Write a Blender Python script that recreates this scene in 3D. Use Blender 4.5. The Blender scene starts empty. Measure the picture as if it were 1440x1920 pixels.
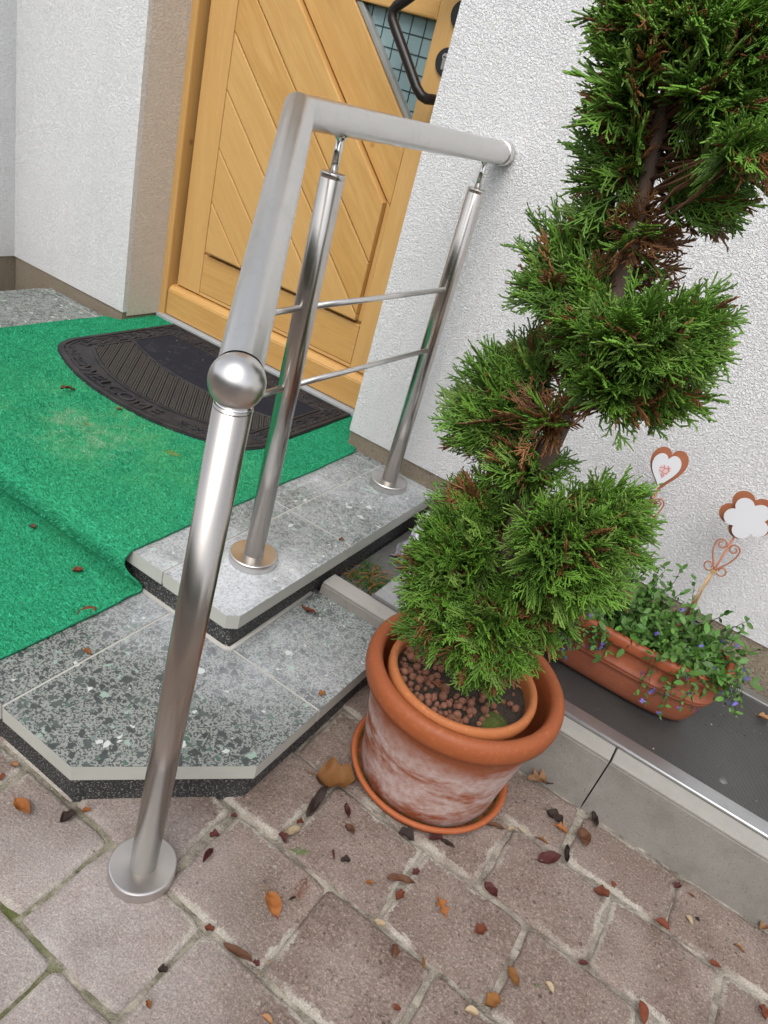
import bpy, bmesh, math, random
import numpy as np
from mathutils import Vector, Matrix, noise as mnoise
R = math.radians
random.seed(7); rng = np.random.default_rng(7)
S = bpy.context.scene
COL = S.collection

# ------------------------------------------------------------------ camera, sky, sun, exposure
cam = bpy.data.cameras.new('camera'); camo = bpy.data.objects.new('camera', cam); COL.objects.link(camo)
r0 = Vector((0.8165162928853684, 0.5178473762813842, 0.2552160620557073))
r1 = Vector((0.4565518047214195, -0.30861471959498094, -0.8344563526362101))
r2 = Vector((-0.3533575994065378, 0.7978665613545901, -0.48841310098506874))
m = Matrix((( r0.x, -r1.x, -r2.x, 0.6), (r0.y, -r1.y, -r2.y, -1.794306954), (r0.z, -r1.z, -r2.z, 1.154018), (0, 0, 0, 1)))
camo.matrix_world = m
cam.sensor_fit = 'VERTICAL'; cam.sensor_height = 24.0; cam.lens = 24.0 * 1376.2 / 1920.0
cam.clip_start = 0.02; cam.clip_end = 400
S.camera = camo

SUN_EL, SUN_AZ = 54.0, 168.0       # azimuth clockwise from +Y (north): light comes from front left, high
w = bpy.data.worlds.new('World'); S.world = w; w.use_nodes = True
wn = w.node_tree.nodes; wl = w.node_tree.links
bg = wn['Background']
sky = wn.new('ShaderNodeTexSky'); sky.sky_type = 'NISHITA'; sky.sun_disc = False
sky.sun_elevation = R(SUN_EL); sky.sun_rotation = R(SUN_AZ); sky.air_density = 1.0; sky.dust_density = 3.0; sky.ozone_density = 1.0
hs = wn.new('ShaderNodeHueSaturation'); hs.inputs['Saturation'].default_value = 0.25
wl.new(sky.outputs[0], hs.inputs['Color']); wl.new(hs.outputs[0], bg.inputs['Color']); bg.inputs['Strength'].default_value = 0.15
sl = bpy.data.lights.new('sun', 'SUN'); sl.energy = 1.0; sl.angle = R(40); sl.color = (1.0, 0.97, 0.93)
so = bpy.data.objects.new('sun', sl); COL.objects.link(so)
el, az = R(SUN_EL), R(SUN_AZ)
sd = Vector((math.sin(az) * math.cos(el), math.cos(az) * math.cos(el), math.sin(el)))
so.rotation_euler = sd.to_track_quat('Z', 'Y').to_euler(); so.location = sd * 8
S.view_settings.view_transform = 'Standard'; S.view_settings.look = 'None'
S.view_settings.exposure = 0.58; S.view_settings.gamma = 1.0; S.view_settings.use_curve_mapping = False

# ------------------------------------------------------------------ helpers
def link(o, parent=None, label=None, cat=None, group=None, kind=None):
    if o.name not in COL.objects: COL.objects.link(o)
    if parent is not None:
        o.parent = parent
    for k, v in (('label', label), ('category', cat), ('group', group), ('kind', kind)):
        if v: o[k] = v
    return o
def thing(name, loc, label, cat, group=None, kind=None):
    o = bpy.data.objects.new(name, None); o.location = loc; o.empty_display_size = .05
    return link(o, None, label, cat, group, kind)
def wloc(o):
    v = Vector((0, 0, 0))
    while o is not None:
        v = v + Vector(o.location); o = o.parent
    return v
def mk(name, vs, fs, mats, parent=None, smooth=False, fm=None, **kw):
    """verts in world coordinates -> one mesh object, parented without moving it"""
    me = bpy.data.meshes.new(name); me.from_pydata([tuple(v) for v in vs], [], fs)
    if not isinstance(mats, (list, tuple)): mats = [mats]
    for x in mats: me.materials.append(x)
    if fm is not None: me.polygons.foreach_set('material_index', fm)
    if smooth: me.polygons.foreach_set('use_smooth', [True] * len(me.polygons))
    me.update()
    o = bpy.data.objects.new(name, me)
    link(o, parent, **kw)
    if parent is not None: o.location = -wloc(parent)
    return o
def mkbm(name, bm, mats, parent=None, smooth=False, **kw):
    me = bpy.data.meshes.new(name); bm.to_mesh(me); bm.free()
    if not isinstance(mats, (list, tuple)): mats = [mats]
    for x in mats: me.materials.append(x)
    if smooth: me.polygons.foreach_set('use_smooth', [True] * len(me.polygons))
    o = bpy.data.objects.new(name, me); link(o, parent, **kw)
    if parent is not None: o.location = -wloc(parent)
    return o
def box(name, a, b, mat, parent=None, bev=0.0, **kw):
    bm = bmesh.new(); bmesh.ops.create_cube(bm, size=1)
    for v in bm.verts:
        v.co = Vector([a[i] + (b[i] - a[i]) * (v.co[i] + .5) for i in range(3)])
    if bev: bmesh.ops.bevel(bm, geom=bm.edges[:], offset=bev, segments=2, profile=.6, affect='EDGES')
    return mkbm(name, bm, mat, parent, **kw)
def prism(name, poly, lo, hi, mats, parent=None, axis='z', bev=0.0, side_mat=0, **kw):
    """polygon (2D, CCW) extruded. axis z: poly in xy; axis y: poly in xz (lo = front y, hi = back y)"""
    bm = bmesh.new()
    def P(p, h): return (p[0], p[1], h) if axis == 'z' else (p[0], h, p[1])
    A = [bm.verts.new(P(p, hi if axis == 'z' else lo)) for p in poly]
    B = [bm.verts.new(P(p, lo if axis == 'z' else hi)) for p in poly]
    top = bm.faces.new(A); bot = bm.faces.new(B[::-1]); n = len(poly)
    for i in range(n):
        f = bm.faces.new((A[i], B[i], B[(i + 1) % n], A[(i + 1) % n])); f.material_index = side_mat
    bmesh.ops.recalc_face_normals(bm, faces=bm.faces[:])
    if bev:
        es = [e for e in bm.edges if all(v in A for v in e.verts)]
        bmesh.ops.bevel(bm, geom=es, offset=bev, segments=2, profile=.6, affect='EDGES')
    return mkbm(name, bm, mats, parent, **kw)
def tube_data(pts, rad, n=12, caps=True, closed=False):
    pts = [Vector(p) for p in pts]; N = len(pts)
    rs = rad if isinstance(rad, (list, tuple)) else [rad] * N
    vs, fs = [], []
    t0 = (pts[1] - pts[0]).normalized()
    up = Vector((0, 0, 1)) if abs(t0.z) < .9 else Vector((1, 0, 0))
    u = t0.cross(up).normalized()
    for i, p in enumerate(pts):
        if i == 0: t = t0; mi = 1
        elif i == N - 1: t = (pts[i] - pts[i - 1]).normalized(); mi = 1
        else:
            a = (pts[i] - pts[i - 1]).normalized(); b = (pts[i + 1] - pts[i]).normalized()
            t = (a + b)
            t = t.normalized() if t.length > 1e-6 else a
            mi = 1
        u = (u - t * u.dot(t)).normalized(); v = t.cross(u)
        for k in range(n):
            an = 2 * math.pi * k / n
            vs.append(p + (u * math.cos(an) + v * math.sin(an)) * rs[i])
    for i in range(N - 1):
        for k in range(n):
            a = i * n + k; b = i * n + (k + 1) % n
            fs.append((a, b, b + n, a + n))
    if caps:
        fs.append(tuple(range(n))[::-1]); fs.append(tuple(range((N - 1) * n, N * n)))
    return vs, fs
def tubes(name, lst, mat, parent=None, n=8, smooth=True, **kw):
    V, F = [], []
    for pts, rad in lst:
        v, f = tube_data(pts, rad, n); o = len(V)
        V += v; F += [tuple(i + o for i in q) for q in f]
    ob = mk(name, V, F, mat, parent, smooth, **kw)
    return ob
def smooth_sides(o):
    me = o.data
    me.polygons.foreach_set('use_smooth', [len(p.vertices) == 4 for p in me.polygons])
def lathe(name, prof, c, mat, parent=None, n=64, smooth=True, wob=0.0, **kw):
    """prof list of (r, z); c = (x, y)"""
    vs, fs = [], []
    for i, (r, z) in enumerate(prof):
        for k in range(n):
            a = 2 * math.pi * k / n
            rr = r * (1 + wob * math.sin(2 * a + 1) + wob * .6 * math.sin(3 * a + z * 9))
            vs.append((c[0] + rr * math.cos(a), c[1] + rr * math.sin(a), z))
    for i in range(len(prof) - 1):
        for k in range(n):
            a = i * n + k; b = i * n + (k + 1) % n
            fs.append((a, b, b + n, a + n))
    return mk(name, vs, fs, mat, parent, smooth, **kw)

# ------------------------------------------------------------------ material helpers
class MT:
    def __init__(s, name, rough=.7, metal=0.0, spec=.5):
        s.m = bpy.data.materials.new(name); s.m.use_nodes = True
        s.t = s.m.node_tree; s.b = s.t.nodes['Principled BSDF']
        s.b.inputs['Roughness'].default_value = rough; s.b.inputs['Metallic'].default_value = metal
        s.b.inputs['Specular IOR Level'].default_value = spec
        s._co = None
    def node(s, typ, **kw):
        n = s.t.nodes.new('ShaderNode' + typ)
        for k, v in kw.items(): setattr(n, k, v)
        return n
    def put(s, sock, v):
        if hasattr(v, 'is_linked') or isinstance(v, bpy.types.NodeSocket): s.t.links.new(v, sock)
        elif isinstance(v, (tuple, list)) and len(v) == 3 and sock.type == 'RGBA': sock.default_value = (*v, 1)
        else: sock.default_value = v
    def co(s, scale=(1, 1, 1), rot=(0, 0, 0), loc=(0, 0, 0)):
        if s._co is None: s._co = s.node('TexCoord').outputs['Object']
        if scale == (1, 1, 1) and rot == (0, 0, 0) and loc == (0, 0, 0): return s._co
        n = s.node('Mapping'); s.put(n.inputs['Vector'], s._co)
        n.inputs['Scale'].default_value = scale; n.inputs['Rotation'].default_value = rot; n.inputs['Location'].default_value = loc
        return n.outputs[0]
    def noise(s, scale, detail=2, rough=.5, dist=0, vec=None, col=False):
        n = s.node('TexNoise'); s.put(n.inputs['Vector'], vec if vec is not None else s.co())
        n.inputs['Scale'].default_value = scale; n.inputs['Detail'].default_value = detail
        n.inputs['Roughness'].default_value = rough; n.inputs['Distortion'].default_value = dist
        return n.outputs['Color' if col else 'Fac']
    def voro(s, scale, feat='F1', vec=None, rnd=1.0):
        n = s.node('TexVoronoi', feature=feat); s.put(n.inputs['Vector'], vec if vec is not None else s.co())
        n.inputs['Scale'].default_value = scale; n.inputs['Randomness'].default_value = rnd
        return n
    def ramp(s, f, stops, interp='LINEAR'):
        n = s.node('ValToRGB'); s.put(n.inputs[0], f); e = n.color_ramp.elements; n.color_ramp.interpolation = interp
        while len(e) < len(stops): e.new(.5)
        for i, (p, c) in enumerate(stops):
            e[i].position = p
            e[i].color = (c, c, c, 1) if not isinstance(c, (tuple, list)) else (*c, 1)
        return n.outputs[0]
    def mix(s, f, a, b, mode='MIX'):
        n = s.node('Mix', data_type='RGBA', blend_type=mode)
        s.put(n.inputs[0], f); s.put(n.inputs[6], a); s.put(n.inputs[7], b)
        return n.outputs[2]
    def math(s, op, a, b=0.5, c=None, clamp=False):
        n = s.node('Math', operation=op, use_clamp=clamp); s.put(n.inputs[0], a); s.put(n.inputs[1], b)
        if c is not None: s.put(n.inputs[2], c)
        return n.outputs[0]
    def ball(s, c, r, soft=0.0):
        """1 inside a sphere at c falling to 0 at radius r (a stain with its own place)"""
        n = s.node('VectorMath', operation='DISTANCE'); s.put(n.inputs[0], s.co()); n.inputs[1].default_value = c
        k = s.node('MapRange'); s.put(k.inputs[0], n.outputs['Value']); k.inputs[1].default_value = soft
        k.inputs[2].default_value = r; k.inputs[3].default_value = 1; k.inputs[4].default_value = 0
        return k.outputs[0]
    def sep(s, vec=None):
        n = s.node('SeparateXYZ'); s.put(n.inputs[0], vec if vec is not None else s.co()); return n.outputs
    def attr(s, name):
        return s.node('Attribute', attribute_name=name)
    def rand(s): return s.node('ObjectInfo').outputs['Random']
    def color(s, v): s.put(s.b.inputs['Base Color'], v); return s
    def roughness(s, v): s.put(s.b.inputs['Roughness'], v); return s
    def bump(s, h, strength=.5, dist=.002):
        n = s.node('Bump'); s.put(n.inputs['Height'], h); n.inputs['Strength'].default_value = strength
        n.inputs['Distance'].default_value = dist
        prev = s.b.inputs['Normal']
        if prev.is_linked: s.t.links.new(prev.links[0].from_socket, n.inputs['Normal'])
        s.t.links.new(n.outputs[0], prev); return s

def stucco(name, base, dirt=.12, sc=225, st=.78):
    k = MT(name, .95, spec=.03)
    a = k.noise(sc, 3, .55, .8); b = k.noise(sc * .42, 2, .5, 1.2)
    h = k.math('ADD', k.ramp(a, [(.36, 0), (.56, 1)]), k.math('MULTIPLY', b, .5))
    big = k.noise(1.7, 4, .6)
    pit = k.ramp(k.noise(sc * .9, 2, .5, .6), [(.33, 0), (.43, 1)])
    c = k.mix(k.math('MULTIPLY', k.ramp(big, [(.42, 0), (.75, 1)]), dirt), base, [x * .78 for x in base])
    c = k.mix(pit, [x * .78 for x in base], c)
    zz = k.sep()[2]; lowz = k.ramp(zz, [(.25, 1), (.62, 0)]); strk = k.ramp(k.noise(9, 5, .65, .3, k.co((1, 1, .16))), [(.46, 0), (.72, 1)])
    c = k.mix(k.math('MULTIPLY', k.math('MULTIPLY', lowz, k.noise(12, 5, .7)), .16), c, (.38, .34, .28))
    c = k.mix(k.math('MULTIPLY', strk, .09), c, (.45, .43, .39))
    k.color(c).bump(h, st, .0034)
    return k.m
WALL = stucco('white_roughcast', (.82, .82, .825))
REVEAL = stucco('beige_roughcast', (.80, .73, .66))
PLINTH = stucco('brown_roughcast_paint', (.27, .225, .165), .25, 170, .8)

def terrazzo(name, dust):
    k = MT(name, .55, spec=.35)
    wv = k.noise(60, 2, .5, 0, col=True)
    vec = k.mix(.012, k.co(), wv)
    speck = k.ramp(k.noise(235, 3, .68, .3), [(.470, 0), (.488, 1)])
    base = k.mix(speck, (.045, .052, .050), k.mix(k.noise(25, 3), (.20, .215, .20), (.29, .305, .285)))
    for sc, lo, th in ((95, .60, .09), (58, .68, .10)):
        v = k.voro(sc, vec=vec); e = k.voro(sc, 'DISTANCE_TO_EDGE', vec=vec)
        sx = k.node('SeparateColor'); k.put(sx.inputs[0], v.outputs['Color'])
        inside = k.math('GREATER_THAN', e.outputs['Distance'], k.math('MULTIPLY_ADD', sx.outputs[1], .10, th))
        on = k.math('GREATER_THAN', sx.outputs[0], lo)
        ccol = k.ramp(sx.outputs[2], [(0, (.022, .027, .030)), (.36, (.045, .06, .058)), (.56, (.045, .10, .07)), (.70, (.14, .18, .16)), (.84, (.26, .37, .31)), (.955, (.55, .58, .55))], 'CONSTANT')
        ccol = k.mix(k.math('MULTIPLY', k.noise(140, 3), .5), ccol, k.mix(.5, ccol, (.2, .23, .2)))
        base = k.mix(k.math('MULTIPLY', inside, on), base, ccol)
    dn = k.ramp(k.noise(7, 5, .68, .5), [(.34, 0), (.68, 1)])
    dm = None
    for c, r, a in dust['spots']:
        t = k.math('MULTIPLY', k.ball(c, r), a); dm = t if dm is None else k.math('MAXIMUM', dm, t)
    f = k.math('MULTIPLY', k.math('ADD', k.math('MULTIPLY', dn, .75), .35), dm, clamp=True)
    f = k.math('MULTIPLY', f, k.ramp(k.noise(240, 2, .6), [(.3, .45), (.6, 1)]))
    base = k.mix(k.math('MAXIMUM', f, k.math('MULTIPLY', dn, dust['all'])), base, (.56, .575, .60))
    k.color(base).roughness(k.math('MULTIPLY_ADD', f, .3, .5)).bump(k.noise(260, 2), .12, .001)
    return k.m
TERR_UP = terrazzo('terrazzo_dusty', dict(all=.08, spots=[((-.10, -.80, .2), .36, 1.7), ((-.10, -.1, .2), .3, .9), ((-.30, -.25, .2), .25, .8), ((-.07, -.6, .2), .25, .8), ((-.2, -.45, .2), .3, .7)]))
TERR_LO = terrazzo('terrazzo_clean', dict(all=.05, spots=[((-.02, -.80, .1), .24, .9), ((-.22, -.86, .1), .2, .8), ((.1, -.72, .1), .25, .6)]))
k = MT('sawn_slab_edge', .7); sx = k.sep()
k.color(k.mix(k.noise(9, 4, .6), (.36, .37, .33), (.50, .50, .455))).bump(k.noise(60, 2, .5, 0, k.co((1, 1, 9), (R(0), R(35), R(20)))), .25, .001)
EDGE = k.m
k = MT('black_speckled_riser', .7)
sp = k.ramp(k.noise(300, 2, .6), [(.57, 0), (.63, 1)])
lim = k.math('MULTIPLY', k.ramp(k.noise(6, 4), [(.45, 0), (.75, 1)]), .22)
k.color(k.mix(lim, k.mix(sp, (.022, .022, .022), (.25, .25, .245)), (.20, .19, .18))).bump(k.noise(180, 2), .3, .001)
RISER = k.m
k = MT('light_grout', .9); k.color(k.mix(k.noise(60, 3), (.36, .35, .32), (.52, .50, .46))); GROUT = k.m

# pavers
k = MT('brown_concrete_paver', .85, spec=.3)
rnd = k.rand(); at = k.attr('edge').outputs['Fac']
c0 = k.mix(rnd, (.140, .096, .077), (.262, .200, .170))
c0 = k.mix(k.ramp(k.noise(9, 4, .65), [(.40, 0), (.62, 1)]), c0, k.mix(rnd, (.255, .200, .172), (.125, .084, .064)))
gr = k.ramp(k.noise(210, 4, .7), [(.50, 0), (.66, 1)])
c0 = k.mix(k.math('MULTIPLY', gr, .55), c0, (.40, .34, .29))
c0 = k.mix(k.ramp(k.noise(160, 3, .6), [(.30, .75), (.42, 0)]), c0, (.06, .045, .04))
vv = k.voro(62); vs_ = k.node('SeparateColor'); k.put(vs_.inputs[0], vv.outputs['Color'])
peb = k.math('MULTIPLY', k.math('LESS_THAN', vv.outputs['Distance'], k.math('MULTIPLY_ADD', vs_.outputs[1], .16, .07)), k.math('GREATER_THAN', vs_.outputs[0], .62))
c0 = k.mix(k.math('MULTIPLY', peb, .75), c0, k.ramp(vs_.outputs[2], [(0, (.07, .05, .045)), (.5, (.12, .085, .07)), (.85, (.34, .30, .26))], 'CONSTANT'))
pale = k.math('MULTIPLY', k.math('MAXIMUM', k.math('MULTIPLY', k.ball((.13, -1.36, 0), .33, .05), .85), k.math('MULTIPLY', k.ball((.02, -1.55, 0), .4, .05), .45)), k.ramp(k.noise(8, 4, .65), [(.25, .25), (.65, 1)]))
c0 = k.mix(pale, c0, (.42, .385, .375))
hz = k.math('MULTIPLY', k.ramp(k.noise(5, 5, .7), [(.48, 0), (.75, 1)]), .24)
c0 = k.mix(hz, c0, (.37, .33, .31))
mo = k.math('MULTIPLY', k.ramp(k.math('ADD', at, k.math('MULTIPLY', k.math('SUBTRACT', k.noise(75, 4, .75), .5), 1.4)), [(.55, 0), (.72, 1)]), k.ramp(k.noise(7, 3, .6), [(.46, 0), (.58, .9)]))
c0 = k.mix(mo, c0, (.40, .37, .32))
fine = k.noise(330, 3, .7)
c0 = k.mix(k.math('MULTIPLY', k.ramp(fine, [(.52, 0), (.64, 1)]), .5), c0, k.mix(1.0, c0, (1.75, 1.7, 1.65), 'MULTIPLY'))
c0 = k.mix(k.math('MULTIPLY', k.ramp(fine, [(.36, 1), (.46, 0)]), .55), c0, k.mix(1.0, c0, (.5, .48, .47), 'MULTIPLY'))
k.color(c0)
k.bump(k.noise(12, 4, .6), .35, .006); k.bump(k.math('SUBTRACT', k.noise(210, 4, .7), k.math('MULTIPLY', peb, .15)), .85, .004)
PAVER = k.m
k = MT('joint_mortar', .95, spec=.2)
cm = k.mix(k.ramp(k.noise(24, 5, .7), [(.36, 0), (.62, 1)]), (.15, .128, .104), (.40, .36, .30))
moss = k.math('MULTIPLY', k.math('MAXIMUM', k.ball((-.02, -1.5, 0), .36, .1), k.math('MULTIPLY', k.ball((.4, -1.5, 0), .6, .1), .25)), k.ramp(k.noise(16, 4, .7), [(.42, 0), (.56, 1)]))
cm = k.mix(moss, cm, (.085, .10, .025))
k.color(cm).bump(k.noise(45, 5, .7), 1.0, .012); k.bump(k.noise(220, 3, .6), .6, .003)
JOINT = k.m
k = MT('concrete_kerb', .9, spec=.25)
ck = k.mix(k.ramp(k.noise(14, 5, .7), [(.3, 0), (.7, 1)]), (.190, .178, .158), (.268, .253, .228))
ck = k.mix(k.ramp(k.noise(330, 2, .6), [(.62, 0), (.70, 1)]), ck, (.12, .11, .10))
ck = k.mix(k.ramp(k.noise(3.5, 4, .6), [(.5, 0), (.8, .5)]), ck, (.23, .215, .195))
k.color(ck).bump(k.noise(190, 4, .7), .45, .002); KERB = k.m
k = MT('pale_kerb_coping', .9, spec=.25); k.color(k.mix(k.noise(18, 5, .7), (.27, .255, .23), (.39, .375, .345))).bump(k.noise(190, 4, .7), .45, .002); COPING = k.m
k = MT('wet_dark_stone', .6)
k.color(k.mix(k.noise(30, 5, .7), (.06, .062, .058), (.16, .16, .15))).bump(k.noise(120, 3), .5, .002); DARKSTONE = k.m

# wood painted honey yellow, grain along x / z / diagonal
def wood(name, rot):
    k = MT(name, .42, spec=.45)
    if rot == 'x': vec = k.co((1.1, 14, 14))
    elif rot == 'z': vec = k.co((14, 14, 1.1))
    else:
        r = k.co((1, 1, 1), (0, R(45), 0)); n = k.node('Mapping'); k.put(n.inputs[0], r); n.inputs['Scale'].default_value = (14, 14, 1.1); vec = n.outputs[0]
    o = k.node('VectorMath', operation='ADD'); k.put(o.inputs[0], vec)
    cb = k.node('CombineXYZ'); rr = k.math('MULTIPLY', k.rand(), 60); k.put(cb.inputs[0], rr); k.put(cb.inputs[1], rr); k.put(cb.inputs[2], rr); k.put(o.inputs[1], cb.outputs[0])
    g = k.noise(3.6, 7, .70, 1.4, o.outputs[0])
    wv = k.node('TexWave', wave_type='RINGS', rings_direction='SPHERICAL'); k.put(wv.inputs[0], o.outputs[0]); wv.inputs['Scale'].default_value = .55; wv.inputs['Distortion'].default_value = 5; wv.inputs['Detail'].default_value = 2; wv.inputs['Detail Scale'].default_value = .7
    c = k.mix(k.ramp(g, [(.3, 0), (.75, 1)]), (.60, .36, .125), (.45, .235, .065))
    c = k.mix(k.math('MULTIPLY', k.ramp(wv.outputs['Fac'], [(.5, 0), (.95, 1)]), .16), c, (.50, .24, .045))
    c = k.mix(k.math('MULTIPLY', k.rand(), .5), c, (.64, .40, .16))
    kn = k.ramp(k.voro(5.5, vec=k.co((1, 1, 1))).outputs['Distance'], [(.03, 1), (.075, 0)])
    c = k.mix(k.math('MULTIPLY', kn, .75), c, (.22, .085, .018))
    k.color(c).bump(g, .12, .001); k.bump(k.noise(160, 2), .05, .0005)
    return k.m
WX, WZ, WD = wood('yellow_wood_across', 'x'), wood('yellow_wood_upright', 'z'), wood('yellow_wood_diagonal', 'd')

# metals
def steel(name, col, rough, stretch, aniso=.5, smear=0.0):
    k = MT(name, rough, 1.0)
    n1 = k.noise(55, 3, .6, 0, k.co(stretch)); n2 = k.noise(7, 4, .7)
    c = k.mix(n1, [x * .97 for x in col], col)
    if smear: c = k.mix(k.math('MULTIPLY', k.ramp(k.noise(22, 4, .7, .8), [(.52, 0), (.68, 1)]), smear), c, [x * .55 for x in col])
    k.color(c).roughness(k.math('ADD', k.math('MULTIPLY', k.math('SUBTRACT', n1, .5), .07), k.math('MULTIPLY_ADD', k.math('SUBTRACT', n2, .5), .06, rough)))
    k.b.inputs['Anisotropic'].default_value = aniso
    tg = k.node('Tangent', direction_type='RADIAL', axis='Z'); k.put(k.b.inputs['Tangent'], tg.outputs[0])
    if 'post' in name: k.bump(n1, .025, .0002)
    return k.m
POST = steel('ground_steel_post', (.58, .545, .51), .23, (6, 6, .3), .55)
RAIL = steel('satin_steel_rail', (.72, .705, .68), .31, (3, 3, 3), .0, .15)
POST_LEAN = steel('ground_steel_leaning_post', (.53, .495, .46), .25, (9, 9, .2), 0)
BALL = steel('spun_steel_ball', (.70, .68, .66), .30, (1, 1, 1), .0)
COVER = steel('satin_steel_cover', (.68, .66, .64), .34, (.3, .3, 3), .5)
BRIGHT = steel('polished_steel_pin', (.72, .71, .70), .14, (6, 6, .4), 0)
ALU = steel('aluminium_frame', (.60, .61, .62), .45, (.5, 3, 3), .0, .25)
k = MT('black_handle_plastic', .32, spec=.4); k.color((.014, .010, .010)); BLACKP = k.m
k = MT('black_lock_rose', .6); k.color((.012, .012, .013)); ROSE = k.m
k = MT('nickel_lock_cylinder', .35, 1.0); k.color((.62, .60, .56)); NICKEL = k.m
k = MT('frosted_blue_grey_glass', .22, spec=.6); k.color(k.mix(k.noise(4, 2), (.20, .30, .315), (.27, .37, .38))); k.b.inputs['Coat Weight'].default_value = .5; k.b.inputs['Coat Roughness'].default_value = .08; GLASS = k.m
k = MT('dark_grid_line', .4); k.color((.012, .035, .035)); GRID = k.m
k = MT('grey_glazing_bead', .5); k.color(k.mix(k.noise(30, 3), (.20, .21, .20), (.33, .33, .31))); BEAD = k.m
k = MT('grey_threshold', .55); k.color(k.mix(k.noise(20, 4), (.30, .32, .34), (.40, .415, .43))); SILL = k.m

# carpet
k = MT('green_carpet_fibre', .9, spec=.08); k.color(k.attr('Col').outputs['Color']); FIBRE = k.m
k = MT('green_carpet_pile', .95, spec=.0)
f1 = k.noise(190, 3, .65, .4, k.co((.35, 1, 1), (0, 0, R(28)))); f2 = k.noise(420, 2, .6)
c = k.mix(k.ramp(f1, [(.33, 0), (.66, 1)]), (.022, .24, .115), (.050, .44, .23))
c = k.mix(k.math('MULTIPLY', k.ramp(f2, [(.55, 0), (.75, 1)]), .45), c, (.08, .45, .26))
fade = k.math('MULTIPLY', k.math('MAXIMUM', k.ball((-.62, -.55, .2), .55, .05), k.math('MULTIPLY', k.ball((-.95, -.6, .2), .5, .05), .8)), k.ramp(k.noise(6, 5, .7), [(.35, .15), (.7, 1)]))
c = k.mix(k.math('MULTIPLY', fade, .40), c, (.09, .38, .14))
wear = k.math('MULTIPLY', k.math('MULTIPLY', k.ball((-.78, -.62, .2), .2, .02), k.ramp(k.noise(30, 5, .75), [(.48, 0), (.6, 1)])), .6)
c = k.mix(wear, c, (.30, .46, .30))
k.color(c).bump(f1, .9, .006); k.bump(f2, .6, .003); 
CARPET = k.m
k = MT('black_rubber', .62, spec=.4)
k.color(k.mix(k.ramp(k.noise(14, 5, .7), [(.4, 0), (.75, 1)]), (.017, .017, .021), (.046, .043, .043))).bump(k.noise(200, 2), .2, .001); RUBBER = k.m
k = MT('dusty_tread_rubber', .75); k.color(k.mix(k.noise(40, 4, .7), (.042, .038, .035), (.095, .085, .076))); TREAD = k.m
k = MT('tread_floor_rubber', .9); k.color((.010, .010, .011)); TFLOOR = k.m
k = MT('navy_nap_inlay', .95, spec=.15)
c = k.mix(k.noise(160, 3, .6), (.010, .011, .017), (.028, .030, .042))
c = k.mix(k.math('MULTIPLY', k.ramp(k.noise(30, 6, .78, .5), [(.54, 0), (.72, 1)]), k.ramp(k.noise(5, 3), [(.4, .1), (.65, .5)])), c, (.12, .11, .10))
k.color(c).bump(k.noise(260, 2), .6, .003); NAP = k.m

# terracotta
def terracotta(name, base, salt, zlo, zhi, rough=.72):
    k = MT(name, rough, spec=.35)
    big = k.noise(7, 4, .6)
    c = k.mix(big, base, [base[0] * .78, base[1] * .72, base[2] * .7])
    c = k.mix(k.ramp(k.noise(120, 3, .6), [(.55, 0), (.75, .35)]), c, [min(1, x * 1.5 + .03) for x in base])
    if salt:
        z = k.sep()[2]
        zz = k.node('MapRange'); k.put(zz.inputs[0], k.math('ADD', z, k.math('MULTIPLY', k.math('SUBTRACT', k.noise(6, 3), .5), .16))); zz.inputs[1].default_value = zlo; zz.inputs[2].default_value = zhi; zz.inputs[3].default_value = 1; zz.inputs[4].default_value = 0
        n_a = k.noise(5.5, 6, .66, .35, k.co((1, 1, 2.4), (R(9), R(-7), 0))); n_b = k.noise(26, 4, .7, .2, k.co((1, 1, 3.2)))
        pat = k.ramp(k.math('ADD', k.math('MULTIPLY_ADD', zz.outputs[0], .07, n_a), k.math('MULTIPLY', k.math('SUBTRACT', n_b, .5), .34)), [(.44, 0), (.58, 1)])
        st = k.ramp(k.noise(70, 4, .7), [(.3, .45), (.6, 1)])
        f = k.math('MULTIPLY', k.math('MULTIPLY', pat, st), k.math('MULTIPLY', zz.outputs[0], salt))
        c = k.mix(k.math('MULTIPLY', f, .88), c, (.56, .47, .445))
    k.color(c).bump(k.noise(90, 4, .6), .12, .002)
    return k.m
TC_POT = terracotta('terracotta_weathered', (.30, .088, .036), .9, .165, .225)
TC_RIM = terracotta('terracotta_smooth', (.335, .094, .031), 0, 0, 0, .55)
TC_IN = terracotta('terracotta_orange', (.47, .165, .055), 0, 0, 0, .6)
TC_TRAY = terracotta('terracotta_saucer', (.40, .115, .040), 0, 0, 0, .6)
TC_TROUGH = terracotta('terracotta_trough', (.33, .088, .032), 0, 0, 0, .45)
TC_TROUGH_W = terracotta('terracotta_trough_scuffed', (.32, .086, .032), .07, .24, .40, .45)
k = MT('potting_soil', .95); k.color(k.mix(k.noise(60, 5, .7), (.018, .012, .008), (.07, .05, .035))).bump(k.noise(80, 4, .7), 1, .01); SOIL = k.m
k = MT('green_moss', .95); k.color(k.mix(k.noise(90, 3), (.035, .055, .008), (.10, .12, .02))).bump(k.noise(160, 3), 1, .006); MOSS = k.m
k = MT('fired_clay_pebble', .9); k.color(k.mix(k.rand(), k.mix(k.noise(80, 3), (.27, .105, .060), (.40, .19, .125)), (.20, .085, .05))).bump(k.noise(140, 3), .6, .003); PEB = k.m
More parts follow.
